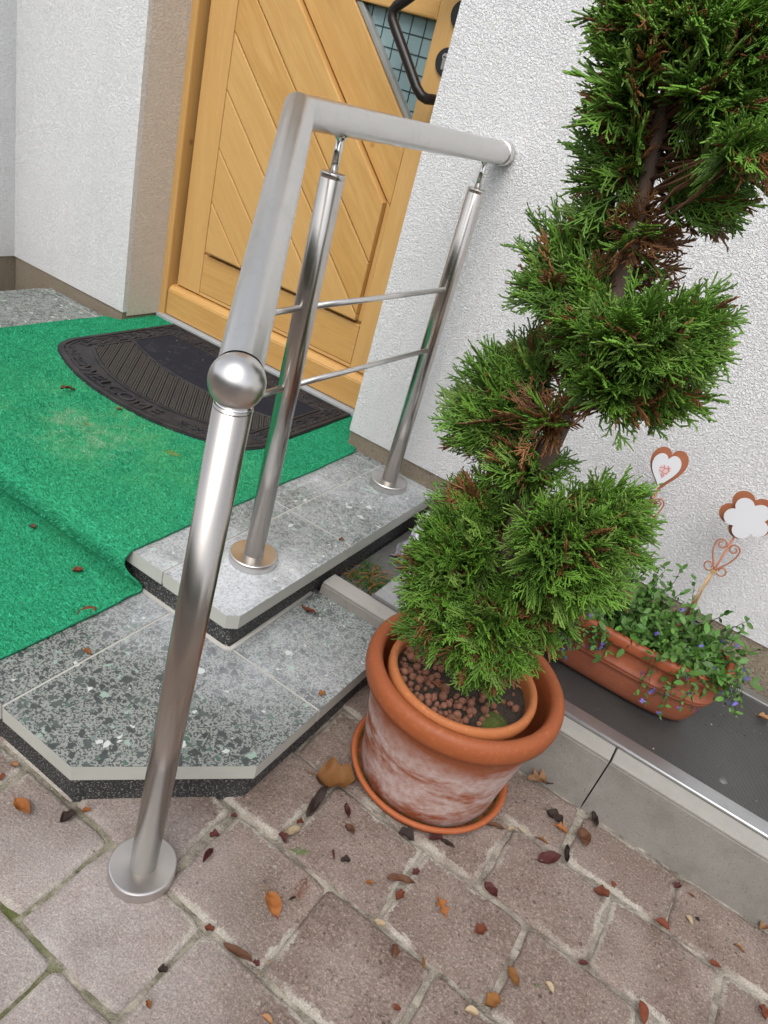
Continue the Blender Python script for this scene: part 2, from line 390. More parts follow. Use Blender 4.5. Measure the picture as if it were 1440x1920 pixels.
# plants
def leafy(name, rough=.5, trans=.25):
    k = MT(name, rough, spec=.4)
    k.color(k.attr('Col').outputs['Color'])
    return k.m
THUJA = leafy('thuja_scale_leaf', .5)
HERB = leafy('lobelia_leaf', .5)
k = MT('thuja_bark', .9); k.color(k.mix(k.noise(45, 4, .7, .3, k.co((1, 1, .25))), (.075, .042, .028), (.20, .15, .12))).bump(k.noise(60, 4, .6, 0, k.co((1, 1, .2))), .8, .006); BARK = k.m
k = MT('fallen_leaf', .6, spec=.35)
oc = k.node('ObjectInfo').outputs['Color']
c = k.mix(k.ramp(k.noise(70, 4, .7), [(.35, 0), (.7, 1)]), k.mix(.45, oc, (.02, .01, .005)), oc)
k.color(c).bump(k.noise(90, 3), .4, .003); LEAF = k.m
# ornaments
k = MT('rusty_copper_sheet', .55, .25); k.color(k.mix(k.ramp(k.noise(22, 5, .7), [(.3, 0), (.7, 1)]), (.46, .165, .075), (.34, .125, .07))).bump(k.noise(60, 3), .15, .001); RUST = k.m
k = MT('white_painted_sheet', .5); k.color(k.mix(k.noise(12, 3), (.66, .67, .71), (.74, .745, .77))); WHITE = k.m
k = MT('pink_crackle_print', .6); k.color(k.mix(k.ramp(k.voro(95, 'DISTANCE_TO_EDGE').outputs['Distance'], [(.03, 0), (.12, 1)]), (.50, .16, .14), (.70, .52, .52))); PINK = k.m
k = MT('raffia', .8); k.color((.50, .34, .16)); RAFFIA = k.m
k = MT('crumpled_film', .4); k.color(k.mix(k.noise(8, 3), (.55, .55, .60), (.72, .72, .76))).bump(k.noise(30, 4, .6, 1), .8, .01); k.b.inputs['Subsurface Weight'].default_value = .15; FILM = k.m
k = MT('grey_film', .35); k.color(k.mix(k.noise(20, 3), (.27, .27, .33), (.38, .38, .44))).bump(k.noise(40, 4, .6, 1), .8, .01); GFILM = k.m
k = MT('brown_yard', .95); k.color(k.mix(k.noise(6, 6, .7), (.10, .078, .065), (.17, .135, .118))); LAWN = k.m
# woven light-well mesh
k = MT('woven_steel_mesh', .5, .75)
vec = k.co((1, 1, 1), (0, 0, R(45)))
ch = k.node('TexChecker'); k.put(ch.inputs[0], vec); ch.inputs['Scale'].default_value = 560
band = k.noise(9, 4, .6)
k.color(k.mix(ch.outputs['Fac'], k.mix(band, (.035, .035, .035), (.06, .06, .058)), k.mix(band, (.15, .15, .147), (.24, .24, .232)))); k.bump(ch.outputs['Fac'], .35, .001)
MESHM = k.m

# ------------------------------------------------------------------ ground and paving
def grid_sheet(name, x0, x1, y0, y1, z, mat, hole=None, **kw):
    return mk(name, [(x0, y0, z), (x1, y0, z), (x1, y1, z), (x0, y1, z)], [(0, 1, 2, 3)], mat, **kw)
grid_sheet('ground', -60, 60, -90, 30, -.045, LAWN, kind='structure')
# mortar bed: finely gridded so joints have uneven relief
nx, ny = 170, 130; X0, X1, Y0, Y1 = -1.0, 1.9, -2.1, .05
vs = []; fs = []
xs = np.concatenate([np.linspace(X0, -.5, 10, False), np.linspace(-.5, 1.4, nx, False), np.linspace(1.4, X1, 10)])
ys = np.concatenate([np.linspace(Y0, -1.9, 16, False), np.linspace(-1.9, -.45, ny, False), np.linspace(-.45, Y1, 5)])
for y in ys:
    for x in xs:
        n = mnoise.noise(Vector((x * 22, y * 22, 1))) * .6 + mnoise.noise(Vector((x * 70, y * 70, 5))) * .4
        vs.append((x, y, -.0055 + .0045 * n))
L = len(xs)
for j in range(len(ys) - 1):
    for i in range(L - 1):
        a = j * L + i; fs.append((a, a + 1, a + 1 + L, a + L))
paving = mk('paving', vs, fs, JOINT, smooth=True, kind='structure')
def paver(x0, x1, y0, y1):
    bm = bmesh.new(); lay = bm.verts.layers.float.new('edge')
    w_, h_ = x1 - x0, y1 - y0; cx, cy = (x0 + x1) / 2, (y0 + y1) / 2
    sd_ = random.uniform(0, 99); dz = random.uniform(-.0015, .0018); tx = random.uniform(-.008, .008); ty = random.uniform(-.008, .008)
    base_ = []
    for (ax, ay), (bx, by) in (((-1, -1), (1, -1)), ((1, -1), (1, 1)), ((1, 1), (-1, 1)), ((-1, 1), (-1, -1))):
        for t in (0, .035, .075, .12, .3, .5, .7, .88, .925, .965): base_.append((ax + (bx - ax) * t, ay + (by - ay) * t))
    n = len(base_)
    def ring(inset, z, amp):
        out = []
        hw, hh = w_ / 2 - inset, h_ / 2 - inset
        for i in range(n):
            px, py = base_[i]; X, Y = px * hw, py * hh
            rc = .010
            if abs(X) > hw - rc and abs(Y) > hh - rc:
                ox, oy = math.copysign(hw - rc, X), math.copysign(hh - rc, Y); dv = Vector((X - ox, Y - oy)); 
                if dv.length > rc: dv = dv.normalized() * rc
                X, Y = ox + dv.x, oy + dv.y
            c, s = X / hw, Y / hh
            q = mnoise.noise(Vector((c * 2.2 + sd_, s * 2.2, sd_))) * amp + mnoise.noise(Vector((c * 6 + sd_, s * 6, sd_ + 9))) * amp * .55
            X = cx + X + q * c; Y = cy + Y + q * s
            out.append(bm.verts.new((X, Y, z + dz + (X - cx) * tx + (Y - cy) * ty)))
        return out
    A = ring(0, -.03, .0045); B = ring(.0005, -.0065, .0045); C_ = ring(.0034, -.0014, .0042); D = ring(.0095, -.0001, .005); E_ = ring(.028, .0006, .010)
    for r_, v_ in ((A, 1), (B, 1), (C_, .95), (D, .62), (E_, 0)):
        for v in r_: v[lay] = v_
    for P, Q in ((A, B), (B, C_), (C_, D), (D, E_)):
        for i in range(n): bm.faces.new((P[i], P[(i + 1) % n], Q[(i + 1) % n], Q[i]))
    bm.faces.new(E_)
    return mkbm('paver', bm, PAVER, paving, smooth=True)
rows = [-.556, -.700, -.868, -1.047, -1.230, -1.402, -1.575, -1.745, -1.92, -2.09]
offs = [.682, .578, .473, .375, .480, .360, .47, .37, .49]
for i in range(len(rows) - 1):
    y1, y0 = rows[i], rows[i + 1]
    st = .2105
    for q in range(-5, 6):
        xa = offs[i] + q * st + random.uniform(-.004, .004)
        xb = xa + st
        if i == 4 and q == -2: xa, xb = .056, .056 + .211
        if xb < -.75 or xa > 1.75: continue
        if xb < .17 and y0 > -1.04: continue                       # under the lower step
        if xb < -.06 and y0 > -1.22 : continue
        g = .0031
        paver(xa + g, xb - g + random.uniform(-.002, .002), y0 + g, y1 - g)

# ------------------------------------------------------------------ house
house = thing('house', (-.4, .1, 0), 'white roughcast house wall with brown painted plinth around the yellow door', 'house')
PZ, RV, LV, LW = .250, -.384, -1.4147, .034
# right wall, left wall, return wall, lintel
box('wall', (RV, 0, PZ), (6, .30, 2.75), WALL, house)
box('wall', (-2.02, LW, PZ - .02), (LV - .0, .055, 2.75), WALL, house)
box('reveal', (-2.0, .0555, PZ - .035), (LV, .42, 2.3), REVEAL, house)
box('wall', (-2.30, -.62, PZ - .02), (-2.0205, .3, 2.75), WALL, house)
box('lintel', (LV + .001, .003, 2.25), (RV - .001, .42, 2.75), WALL, house)
box('plinth', (RV + .004, .004, -.04), (6, .29, PZ), PLINTH, house)
box('plinth', (-2.018, LW + .004, .0), (LV - .004, .41, PZ - .0205), PLINTH, house)
box('plinth', (-2.29, -.615, -.04), (-2.0245, .29, PZ - .0205), PLINTH, house)
box('back_wall', (-3, .5, -.04), (6, .6, 2.75), WALL, house)

# ------------------------------------------------------------------ steps
def slab(name, poly, z1, t, mat, parent):
    return prism(name, poly, z1 - t, z1, [mat, EDGE], parent, bev=.0012, side_mat=1)
ZU, ZL = .198, .103
# lower step
low = thing('entrance_step', (.0, -1.05, 0), 'lower grey terrazzo step with cut off corner, standing on the brown pavers', 'step', 'terrazzo entrance steps')
yL, xL, cL, jL, jx = -1.237, .169, .213, -.221, -.84
g = .0025
slab('slab', [(-.66 + g, yL), (jL - g, yL), (jL - g, -.82), (-.66 + g, -.82)], ZL, .034, TERR_LO, low)
slab('slab', [(-1.1 + g, yL), (-.66 - g, yL), (-.66 - g, -.82), (-1.1 + g, -.82)], ZL, .034, TERR_LO, low)
slab('slab', [(-1.75, yL), (-1.1 - g, yL), (-1.1 - g, -.82), (-1.75, -.82)], ZL, .034, TERR_LO, low)
slab('slab', [(jL + g, yL), (xL - cL, yL), (xL, yL + cL), (xL, jx - g), (jL + g, jx - g)], ZL, .034, TERR_LO, low)
slab('slab', [(-.09, jx + g), (xL, jx + g), (xL, -.5365), (-.09, -.5365)], ZL, .034, TERR_LO, low)
prism('grout', [(-1.74, yL + .003), (xL - cL - .002, yL + .003), (xL - .003, yL + cL + .002), (xL - .003, -.54), (-.2, -.54), (-.2, -.8), (-1.74, -.8)], ZL - .03, ZL - .0022, GROUT, low)
i_ = .014
prism('riser', [(-1.73, yL + i_), (xL - cL - i_ * .4, yL + i_), (xL - i_, yL + cL + i_ * .4), (xL - i_, -.56), (-1.73, -.56)], -.03, ZL - .0342, RISER, low)
# upper step
up_ = thing('entrance_step', (-.5, -.4, ZL), 'upper grey terrazzo doorstep, dusted white, that carries the two rear railing posts', 'step', 'terrazzo entrance steps')
yU, xU, cU, jU = -.863, -.053, .019, -.247
def us(poly): slab('slab', poly, ZU, .034, TERR_UP, up_)
us([(jU + g, yU), (xU - cU, yU), (xU, yU + cU), (xU, -.443 - g), (jU + g, -.443 - g)])
us([(jU + g, -.443 + g), (xU, -.443 + g), (xU, -.0256 - g), (jU + g, -.0256 - g)])
us([(jU + g, -.0256 + g), (xU, -.0256 + g), (xU, .003), (jU + g, .003)])
for a, b in ((-.70, jU), (-1.15, -.70), (-1.77, -1.15)):
    us([(a + g, yU), (b - g, yU), (b - g, -.443 - g), (a + g, -.443 - g)])
    us([(a + g, -.443 + g), (b - g, -.443 + g), (b - g, -.0256 - g), (a + g, -.0256 - g)])
    us([(a + g, -.0256 + g), (b - g, -.0256 + g), (b - g, .0035), (a + g, .0035)])
us([(LV + .001, .006), (RV - .001, .006), (RV - .001, .225), (LV + .001, .225)])
prism('grout', [(-1.765, yU + .003), (xU - cU - .002, yU + .003), (xU - .003, yU + cU + .002), (xU - .003, .0), (-1.765, .0)], ZU - .03, ZU - .0022, GROUT, up_)
prism('riser', [(-1.75, yU + i_), (xU - cU - i_ * .4, yU + i_), (xU - i_, yU + cU + i_ * .4), (xU - i_, -.002), (-1.75, -.002)], ZL + .0002, ZU - .0342, RISER, up_)
box('foundation', (-1.74, -.835, -.03), (xU - i_ - .002, -.003, ZL - .001), RISER, up_)
# mortar fillet where the upper riser meets the lower slab
tubes('grout', [([(-.34, yU + i_, ZL), (xU - cU, yU + i_, ZL), (xU - i_ * .6, yU + cU, ZL), (xU - i_, -.56, ZL)], .006)], GROUT, up_)

# ------------------------------------------------------------------ door
door = thing('front_door', (-.9, .25, .2), 'honey yellow wooden front door with slanting planks and a grid glass pane', 'door')
ZT = 2.2
def board(name, poly, y0, y1, mat, bev=.004): return prism(name, poly, y0, y1, mat, door, axis='y', bev=bev)
def rect(x0, x1, z0, z1): return [(x0, z0), (x1, z0), (x1, z1), (x0, z1)]
board('door_frame', rect(-1.462, -1.390, .199, ZT), .205, .40, WZ, .006)
board('door_frame', rect(-.41, -.33, .199, ZT), .205, .40, WZ, .006)
board('door_frame', rect(-1.390, -.41, ZT - .07, ZT), .205, .40, WX, .006)
board('stile', rect(-1.372, -1.262, .3345, ZT - .08), .238, .29, WZ, .004)
board('stile', rect(-.573, -.415, .3345, ZT - .08), .238, .29, WZ, .004)
board('rail', rect(-1.2605, -.5745, .347, .480), .2385, .29, WX, .003)
board('rail', rect(-1.2605, -.5745, .3345, .3455), .2395, .29, WX, .0015)
# weather board, sloping top
bm = bmesh.new(); pr = [(.212, .220), (.212, .312), (.225, .328), (.29, .333), (.29, .220)]
A = [bm.verts.new((-1.388, y, z)) for y, z in pr]; B = [bm.verts.new((-.413, y, z)) for y, z in pr]
bm.faces.new(A); bm.faces.new(B[::-1])
for i in range(5): bm.faces.new((A[i], A[(i + 1) % 5], B[(i + 1) % 5], B[i]))
bmesh.ops.recalc_face_normals(bm, faces=bm.faces[:]); bmesh.ops.bevel(bm, geom=bm.edges[:], offset=.003, segments=2, affect='EDGES')
mkbm('weather_board', bm, WX, door)
# slanting planks in the panel: lines x+z = c
def clip(poly, a, b, c):           # keep a*x+b*z <= c
    out = []
    for i in range(len(poly)):
        p, q = poly[i], poly[(i + 1) % len(poly)]; dp, dq = a * p[0] + b * p[1] - c, a * q[0] + b * q[1] - c
        if dp <= 0: out.append(p)
        if dp * dq < 0:
            t = dp / (dp - dq); out.append((p[0] + (q[0] - p[0]) * t, p[1] + (q[1] - p[1]) * t))
    return out
panel = clip(rect(-1.246, -.590, .494, ZT - .08), 1, 1, .268)
cs = [-.92, -.753, -.583, -.412, -.239, -.078, .088, .268]
for i in range(len(cs) - 1):
    gp = .0022
    pl_ = clip(clip(panel, 1, 1, cs[i + 1] - gp), -1, -1, -(cs[i] + gp))
    if len(pl_) > 2:
        board('plank', pl_, .2225, .285, WD, .004)
board('panel_backing', rect(-1.262, -.573, .48, ZT - .08), .288, .30, WX, 0)
# rebate trims round the panel
board('moulding', rect(-1.2605, -1.2495, .4815, ZT - .08), .252, .29, WZ, .002)
board('moulding', rect(-1.249, -.5745, .4815, .4905), .252, .29, WX, .002)
board('moulding', clip(rect(-.5885, -.5745, .4915, .862), 1, 1, .272), .2425, .29, WZ, .002)
ds = [(-.5745, .274 + .5745), (-.5745, .480 + .5745 + .0), (-1.25, .480 + 1.25), (-1.25, .274 + 1.25)]
ds = clip(ds, 0, 1, ZT - .08)
board('diagonal_board', ds, .240, .29, WD, .004)
board('rail', clip(rect(-1.25, -.5745, 1.328, 1.44), -1, -1, -.482), .2405, .29, WX, .005)
board('panel_backing', clip(rect(-1.25, -.5745, 1.442, ZT - .08), -1, -1, -.482), .246, .29, WZ, .004)
# glass pane with grey bead and dark grid
gl = [(-.594, 1.076), (-.5745, 1.076), (-.5745, 1.327), (-.846, 1.327)]
pane = board('glass_pane', gl, .268, .274, GLASS, 0)
bd = [(-.5945, 1.0770), (-.5765, 1.0770), (-.8215, 1.327), (-.8445, 1.327)]
prism('glazing_bead', bd, .246, .2675, BEAD, pane, axis='y', bev=.003)
gx = [(-.7515 + i * .0447) for i in range(-1, 4)]
inside = lambda x, z: x + z > .5045
for x in gx:
    z0 = max(1.078, .5045 - x)
    if z0 < 1.32: box('grid_line', (x - .0012, .2662, z0), (x + .0012, .2685, 1.3268), GRID, pane)
for i in range(6):
    z = 1.284 - i * .0447
    x0 = max(-.84, .5045 - z)
    if z > 1.078: box('grid_line', (x0, .2665, z - .0013), (-.5747, .2688, z + .0013), GRID, pane)
# handle, lock roses
hp = [(-.50, .236, 1.150), (-.50, .215, 1.150), (-.502, .190, 1.148), (-.508, .176, 1.146), (-.522, .170, 1.150), (-.54, .168, 1.164), (-.60, .168, 1.230), (-.64, .168, 1.273), (-.662, .168, 1.298), (-.668, .168, 1.316), (-.658, .168, 1.330), (-.63, .168, 1.352), (-.57, .168, 1.405), (-.52, .170, 1.449), (-.505, .178, 1.462), (-.5, .195, 1.466), (-.5, .236, 1.466)]
h = tubes('pull_handle', [(hp, .0135)], BLACKP, door, n=20)
def rose(x, z, r, t, mat, parent, name):
    vs = []; fs = []; n = 40
    for rr, y in ((r, .2395), (r, .2385 - t * .6), (r * .93, .2385 - t), (.0001, .2385 - t)):
        for k_ in range(n):
            a = 2 * math.pi * k_ / n; vs.append((x + rr * math.cos(a), y, z + rr * math.sin(a)))
    for i in range(3):
        for k_ in range(n): fs.append((i * n + k_, i * n + (k_ + 1) % n, (i + 1) * n + (k_ + 1) % n, (i + 1) * n + k_))
    return mk(name, vs, fs, mat, parent, False)
ro = rose(-.508, 1.242, .034, .010, ROSE, door, 'lock_rose')
rose(-.497, 1.352, .034, .012, ROSE, door, 'door_knob')
cyl = []
for k_ in range(20):
    a = R(-50 + 280 * k_ / 19); cyl.append((-.513 + .0085 * math.cos(a), 1.252 + .0085 * math.sin(a)))
for k_ in range(8):
    a = R(180 + 180 * k_ / 7); cyl.append((-.513 + .005 * math.cos(a), 1.2265 + .005 * math.sin(a)))
prism('lock_cylinder', cyl, .2255, .237, NICKEL, ro, axis='y', bev=.0008)
box('keyhole', (-.5170, .2245, 1.2505), (-.5090, .2256, 1.2533), ROSE, ro)
sill = box('threshold', (LV + .002, .190, ZU + .0005), (RV - .002, .40, .2175), SILL, None, .003, label='grey stone threshold strip under the yellow door', cat='threshold')

# ------------------------------------------------------------------ carpet
ys_ = []
prof = []                      # (y, z) down the runner, surface height
for t in np.linspace(.190, -.84, 44): prof.append((t, ZU + .007))
for a in np.linspace(0, 90, 8)[1:]: prof.append((-.852 - .036 * math.sin(R(a)), ZU + .0078 - .026 * (1 - math.cos(R(a)))))
prof += [(-.8885, ZU - .026), (-.886, ZU - .038), (-.880, ZU - .050), (-.871, ZU - .062), (-.862, ZU - .074), (-.8565, ZU - .083), (-.8565, ZL + .0075), (-.863, ZL + .0062), (-.876, ZL + .0085), (-.896, ZL + .011), (-.912, ZL + .010)]
for t in np.linspace(-.92, -1.215, 16): prof.append((t, ZL + .008))
for a in np.linspace(0, 90, 6)[1:]: prof.append((-1.215 - .03 * math.sin(R(a)), ZL + .008 - .03 * (1 - math.cos(R(a)))))
for t in np.linspace(0, .07, 4)[1:]: prof.append((-1.245, ZL - .022 - t))
NX = 90; vs = []; fs = []; top = []
for j, (y, z) in enumerate(prof):
    if y > .002: xa, xb = LV + .002, RV - .002
    elif y > -.02: xa, xb = -1.458, -.345
    else:
        xb = -.336 + .004 * mnoise.noise(Vector((y * 7, 3, 0))) + .002 * mnoise.noise(Vector((y * 30, 1, 0)))
        if z < ZU - .03: xb += .03 * min(1, (ZU - .03 - z) / .04)
        if y < -.93: xb = -.306 - .008 * (-y - .93) / .3 + .003 * mnoise.noise(Vector((y * 20, 1, 4)))
        xa = -1.459 + .003 * mnoise.noise(Vector((y * 9, 8, 0)))
    for i in range(NX + 1):
        s = i / NX; x = xa + (xb - xa) * (1 - (1 - s) ** 1.25)
        n = .0018 * mnoise.noise(Vector((x * 5, y * 5, z * 5))) + .0007 * mnoise.noise(Vector((x * 40, y * 40, 2)))
        bulge = 0
        if -.93 < y < -.80: bulge = .006 * mnoise.noise(Vector((x * 6, 1, 7)))
        vs.append((x, y - bulge, z + n)); vs.append((x, y + (.0055 if z < ZU - .005 and z > ZL + .02 else 0), z + n - (.0055 if not (z < ZU - .005 and z > ZL + .02) else 0)))
W2 = (NX + 1) * 2
for j in range(len(prof) - 1):
    for i in range(NX):
        a = j * W2 + i * 2
        fs.append((a, a + W2, a + W2 + 2, a + 2)); fs.append((a + 1, a + 3, a + W2 + 3, a + W2 + 1))
    a = j * W2; fs.append((a, a + 1, a + W2 + 1, a + W2)); a = j * W2 + NX * 2; fs.append((a, a + W2, a + W2 + 1, a + 1))
runner = mk('carpet_runner', vs, fs, CARPET, smooth=True, label='bright green outdoor carpet laid over the doorstep and down to the lower step', cat='carpet')

CV = np.array([v for v in vs])[0::2].reshape(len(prof), NX + 1, 3)
# ------------------------------------------------------------------ doormat
ZM = ZU + .0095
mat_ = thing('doormat', (-.9, -.1, ZM), 'black half round rubber doormat with WELCOME lettering on the green carpet', 'doormat')
MX, HW = -.897, .408
def arc_y(x, corner, apex): 
    u = (x - MX) / HW
    return apex + (corner - apex) * abs(u) ** 2.1
def mat_outline(ins, yb, corner, apex, rad=.06, hw=HW):
    pts = [(MX + hw, yb), (MX - hw, yb)]
    left = MX - hw
    n = 44
    body = []
    for i in range(n + 1):
        u = -1 + 2 * i / n; x = MX + u * hw
        y = apex + (corner - apex) * abs(u) ** 2.1
        r_ = rad; d_ = hw - abs(u) * hw
        if d_ < r_: y += (r_ - math.sqrt(max(0, r_ * r_ - (r_ - d_) ** 2))) * .9
        body.append((x, y))
    return pts + body
out = mat_outline(0, .178, -.325, -.442)
prism('mat_base', out, ZM - .002, ZM + .0035, RUBBER, mat_, bev=.001)
def ring_strip(name, o1, o2, z0, z1, mat):
    vs = []; fs = []; n = len(o1)
    for P, z in ((o1, z0), (o1, z1), (o2, z1), (o2, z0)):
        for p in P: vs.append((p[0], p[1], z))
    for l in range(3):
        for i in range(n): fs.append((l * n + i, l * n + (i + 1) % n, (l + 1) * n + (i + 1) % n, (l + 1) * n + i))
    return mk(name, vs, fs, mat, mat_)
ring_strip('border_lip', mat_outline(0, .176, -.324, -.440, .06, .406), mat_outline(0, .164, -.312, -.427, .055, .393), ZM + .0034, ZM + .0075, RUBBER)
ring_strip('border_lip', mat_outline(0, .159, -.307, -.422, .052, .388), mat_outline(0, .154, -.302, -.417, .05, .383), ZM + .0034, ZM + .006, RUBBER)
inn = mat_outline(0, .098, -.245, -.357, .012, .335)
inn2 = mat_outline(0, .092, -.239, -.351, .011, .328)
ring_strip('border_lip', inn, inn2, ZM + .0034, ZM + .0072, RUBBER)
ib = lambda x: -.075 - .075 * (1 - ((x - MX) / .335) ** 2)     # boundary nap / ribs
nap = [(MX + .328, .092), (MX - .328, .092)] + [(MX - .328 + .656 * i / 24, ib(MX - .328 + .656 * i / 24)) for i in range(25)]
prism('nap_inlay', nap, ZM + .003, ZM + .0062, NAP, mat_, bev=.0008)
vv_ = [(MX - .33 + .66 * i / 24, ib(MX - .33 + .66 * i / 24) - .004, ZM + .0045) for i in range(25)]
tubes('border_lip', [(vv_, .0045)], RUBBER, mat_, n=6)
# ribbed tread between the arcs: diagonal double ridges with studs between
V, F = [], []
def addbox(cx, cy, lx, ly, ang, z0, z1):
    o = len(V); c, s = math.cos(ang), math.sin(ang)
    for z, k_ in ((z0, 1), (z1, .72)):
        for sx_, sy_ in ((-1, -1), (1, -1), (1, 1), (-1, 1)):
            x, y = sx_ * lx * k_, sy_ * ly * k_
            V.append((cx + x * c - y * s, cy + x * s + y * c, z))
    F.extend([(o + 4, o + 5, o + 6, o + 7)] + [(o + i, o + (i + 1) % 4, o + 4 + (i + 1) % 4, o + 4 + i) for i in range(4)])
def in_ribs(x, y): 
    u = (x - MX) / .328
    return abs(u) < .985 and y < ib(x) - .012 and y > -.351 + (-.239 + .351) * abs(u) ** 2.1 + .006
DA = R(-52); dx, dy = math.cos(DA), math.sin(DA); nxp, nyp = -dy, dx
PER = .0345
for i in range(-22, 23):
    cx0, cy0 = MX + nxp * i * PER, -.22 + nyp * i * PER
    for off in (0, .0062):
        for q in range(-70, 71):
            x = cx0 + nxp * off + dx * q * .0085; y = cy0 + nyp * off + dy * q * .0085
            if in_ribs(x, y): addbox(x, y, .0044, .0021, DA, ZM + .003, ZM + .0090)
    for q in range(-60, 61):
        for o_, sh_ in ((.0145, 0), (.0205, .5), (.0265, 0)):
            x = cx0 + nxp * o_ + dx * (q + sh_) * .0105; y = cy0 + nyp * o_ + dy * (q + sh_) * .0105
            if in_ribs(x, y): addbox(x, y, .0029, .0018, DA + R(40), ZM + .003, ZM + .0082)
mk('tread_rib', V, F, TREAD, mat_, kind='stuff')
fl_ = [(MX - .326 + .652 * i / 24, ib(MX - .326 + .652 * i / 24) - .006) for i in range(25)][::-1] + [(MX - .326 + .652 * i / 24, -.349 + .112 * abs((-.326 + .652 * i / 24) / .328) ** 2.1) for i in range(25)]
prism('tread_floor', fl_, ZM + .003, ZM + .0042, TFLOOR, mat_)
# scroll ornament in the border
def spiral(cx, cy, r, a0, turns, sgn, n=16):
    return [(cx + r * (1 - .75 * i / n) * math.cos(a0 + sgn * turns * 2 * math.pi * i / n), cy + r * (1 - .75 * i / n) * math.sin(a0 + sgn * turns * 2 * math.pi * i / n), ZM + .0045) for i in range(n + 1)]
orn = []
def ornament(px, py, ang):
    c, s = math.cos(ang), math.sin(ang)
    def T(p): return (px + p[0] * c - p[1] * s, py + p[0] * s + p[1] * c, ZM + .005)
    for sg in (1, -1):
        sp_ = spiral(.012, sg * .011, .011, sg * -1.57, 1.1, sg)
        orn.append(([T((p[0], p[1])) for p in sp_], .0024))
        orn.append(([T((-.028, sg * .004)), T((-.016, sg * .014)), T((-.002, sg * .017)), T((.006, sg * .012))], [.0014, .0034, .0032, .001]))
        orn.append(([T((-.03, sg * .018)), T((-.018, sg * .022)), T((-.008, sg * .021))], [.001, .0034, .001]))
    orn.append(([T((-.034, 0)), T((-.015, 0)), T((.0, 0))], [.001, .004, .001]))
for y in np.arange(.14, -.25, -.062):
    ornament(MX - .366, y, R(90)); ornament(MX + .366, y, R(-90))
for x in np.arange(-.32, .33, .064): ornament(MX + x, .128, 0 if x < 0 else R(180))
for x in list(np.arange(-.345, -.21, .05)) + list(np.arange(.21, .36, .05)):
    yy = arc_y(MX + x, -.3, -.398) + .004
    sl_ = math.atan2(arc_y(MX + x + .01, -.3, -.398) - arc_y(MX + x - .01, -.3, -.398), .02)
    ornament(MX + x, yy, sl_ + (0 if x < 0 else math.pi))
tubes('scroll_relief', orn, RUBBER, mat_, n=6, kind='stuff')
# raised letters
txt = 'WELCOME'; xs_ = [-.168, -.118, -.076, -.032, .020, .078, .130]
for ch_, x in zip(txt, xs_):
    cu = bpy.data.curves.new('letter', 'FONT'); cu.body = ch_; cu.size = .062; cu.extrude = .0032; cu.bevel_depth = .0006; cu.align_x = 'CENTER'
    o = bpy.data.objects.new('tmp', cu); COL.objects.link(o)
    dg = bpy.context.evaluated_depsgraph_get(); me = bpy.data.meshes.new_from_object(o.evaluated_get(dg)); bpy.data.objects.remove(o)
    X = MX + x - .02; sl_ = math.atan2(arc_y(X + .01, -.3, -.398) - arc_y(X - .01, -.3, -.398), .02)
    me.transform(Matrix.Translation((X, arc_y(X, -.3, -.398) - .019, ZM + .0055)) @ Matrix.Rotation(sl_, 4, 'Z') @ Matrix.Scale(1.15, 4, (1, 0, 0)))
    me.materials.clear(); me.materials.append(RUBBER)
    lo = bpy.data.objects.new('letter', me); link(lo, mat_); lo.location = -wloc(mat_)

# ------------------------------------------------------------------ handrail
rail = thing('handrail', (-.163, -.39, ZU), 'brushed stainless steel handrail with three posts, two crossbars and a ball end', 'handrail')
def cyl_post(name, p0, p1, r, mat, n=40, cap=.0015):
    p0, p1 = Vector(p0), Vector(p1); d = (p1 - p0).normalized()
    o = tubes(name, [([p0, p1 - d * .010, p1 - d * .0096, p1 - d * .0088, p1 - d * .0084, p1 - d * cap, p1, p1 + d * .0001], [r, r, r * .985, r * .985, r, r, r * .96, r * .2])], mat, rail, n=n)
    smooth_sides(o); return o
P1 = Vector((.1316, -1.2359, 0)); T1 = Vector((.1473, -1.2264, .832)); BC = Vector((.1465, -1.2262, .8575))
P2 = Vector((-.1616, -.684, ZU)); P3 = Vector((-.1657, -.0973, ZU))
def post(p, top, zt, thick=.0215):
    o = tubes('post', [([Vector(p), Vector(top)], .0212)], POST_LEAN, rail, n=48) if zt is None else cyl_post('post', p, (p[0], p[1], zt), .0212, POST)
    smooth_sides(o)
    prof = [(.0002, p[2] + .0005), (.052, p[2] + .0005), (.0525, p[2] + .002), (.0525, p[2] + thick - .0018), (.0512, p[2] + thick - .0004), (.0495, p[2] + thick), (.0206, p[2] + thick), (.0206, p[2] + thick - .004)]
    b = lathe('base_cover', prof, (p[0], p[1]), COVER, o, n=72, smooth=False)
    b.location = (0, 0, 0)
    bm = bmesh.new(); bm.from_mesh(b.data)
    for f in bm.faces: f.smooth = abs(f.normal.z) < .2
    bm.to_mesh(b.data); bm.free()
    return o
post(P1, T1, None, .024); a2 = post(P2, None, 1.007); a3 = post(P3, None, 1.004)
for p, zt, par in ((P2, 1.004, a2), (P3, 1.001, a3)):
    q = tubes('pin', [([(p.x, p.y, zt), (p.x, p.y, 1.070)], .0068)], BRIGHT, par, n=20); q.location = (0, 0, 0); smooth_sides(q)
    q = lathe('pin', [(.0105, 1.0625), (.0098, 1.059), (.0072, 1.0575), (.0068, 1.056)], (p.x, p.y), BRIGHT, par, n=20); q.location = (0, 0, 0)
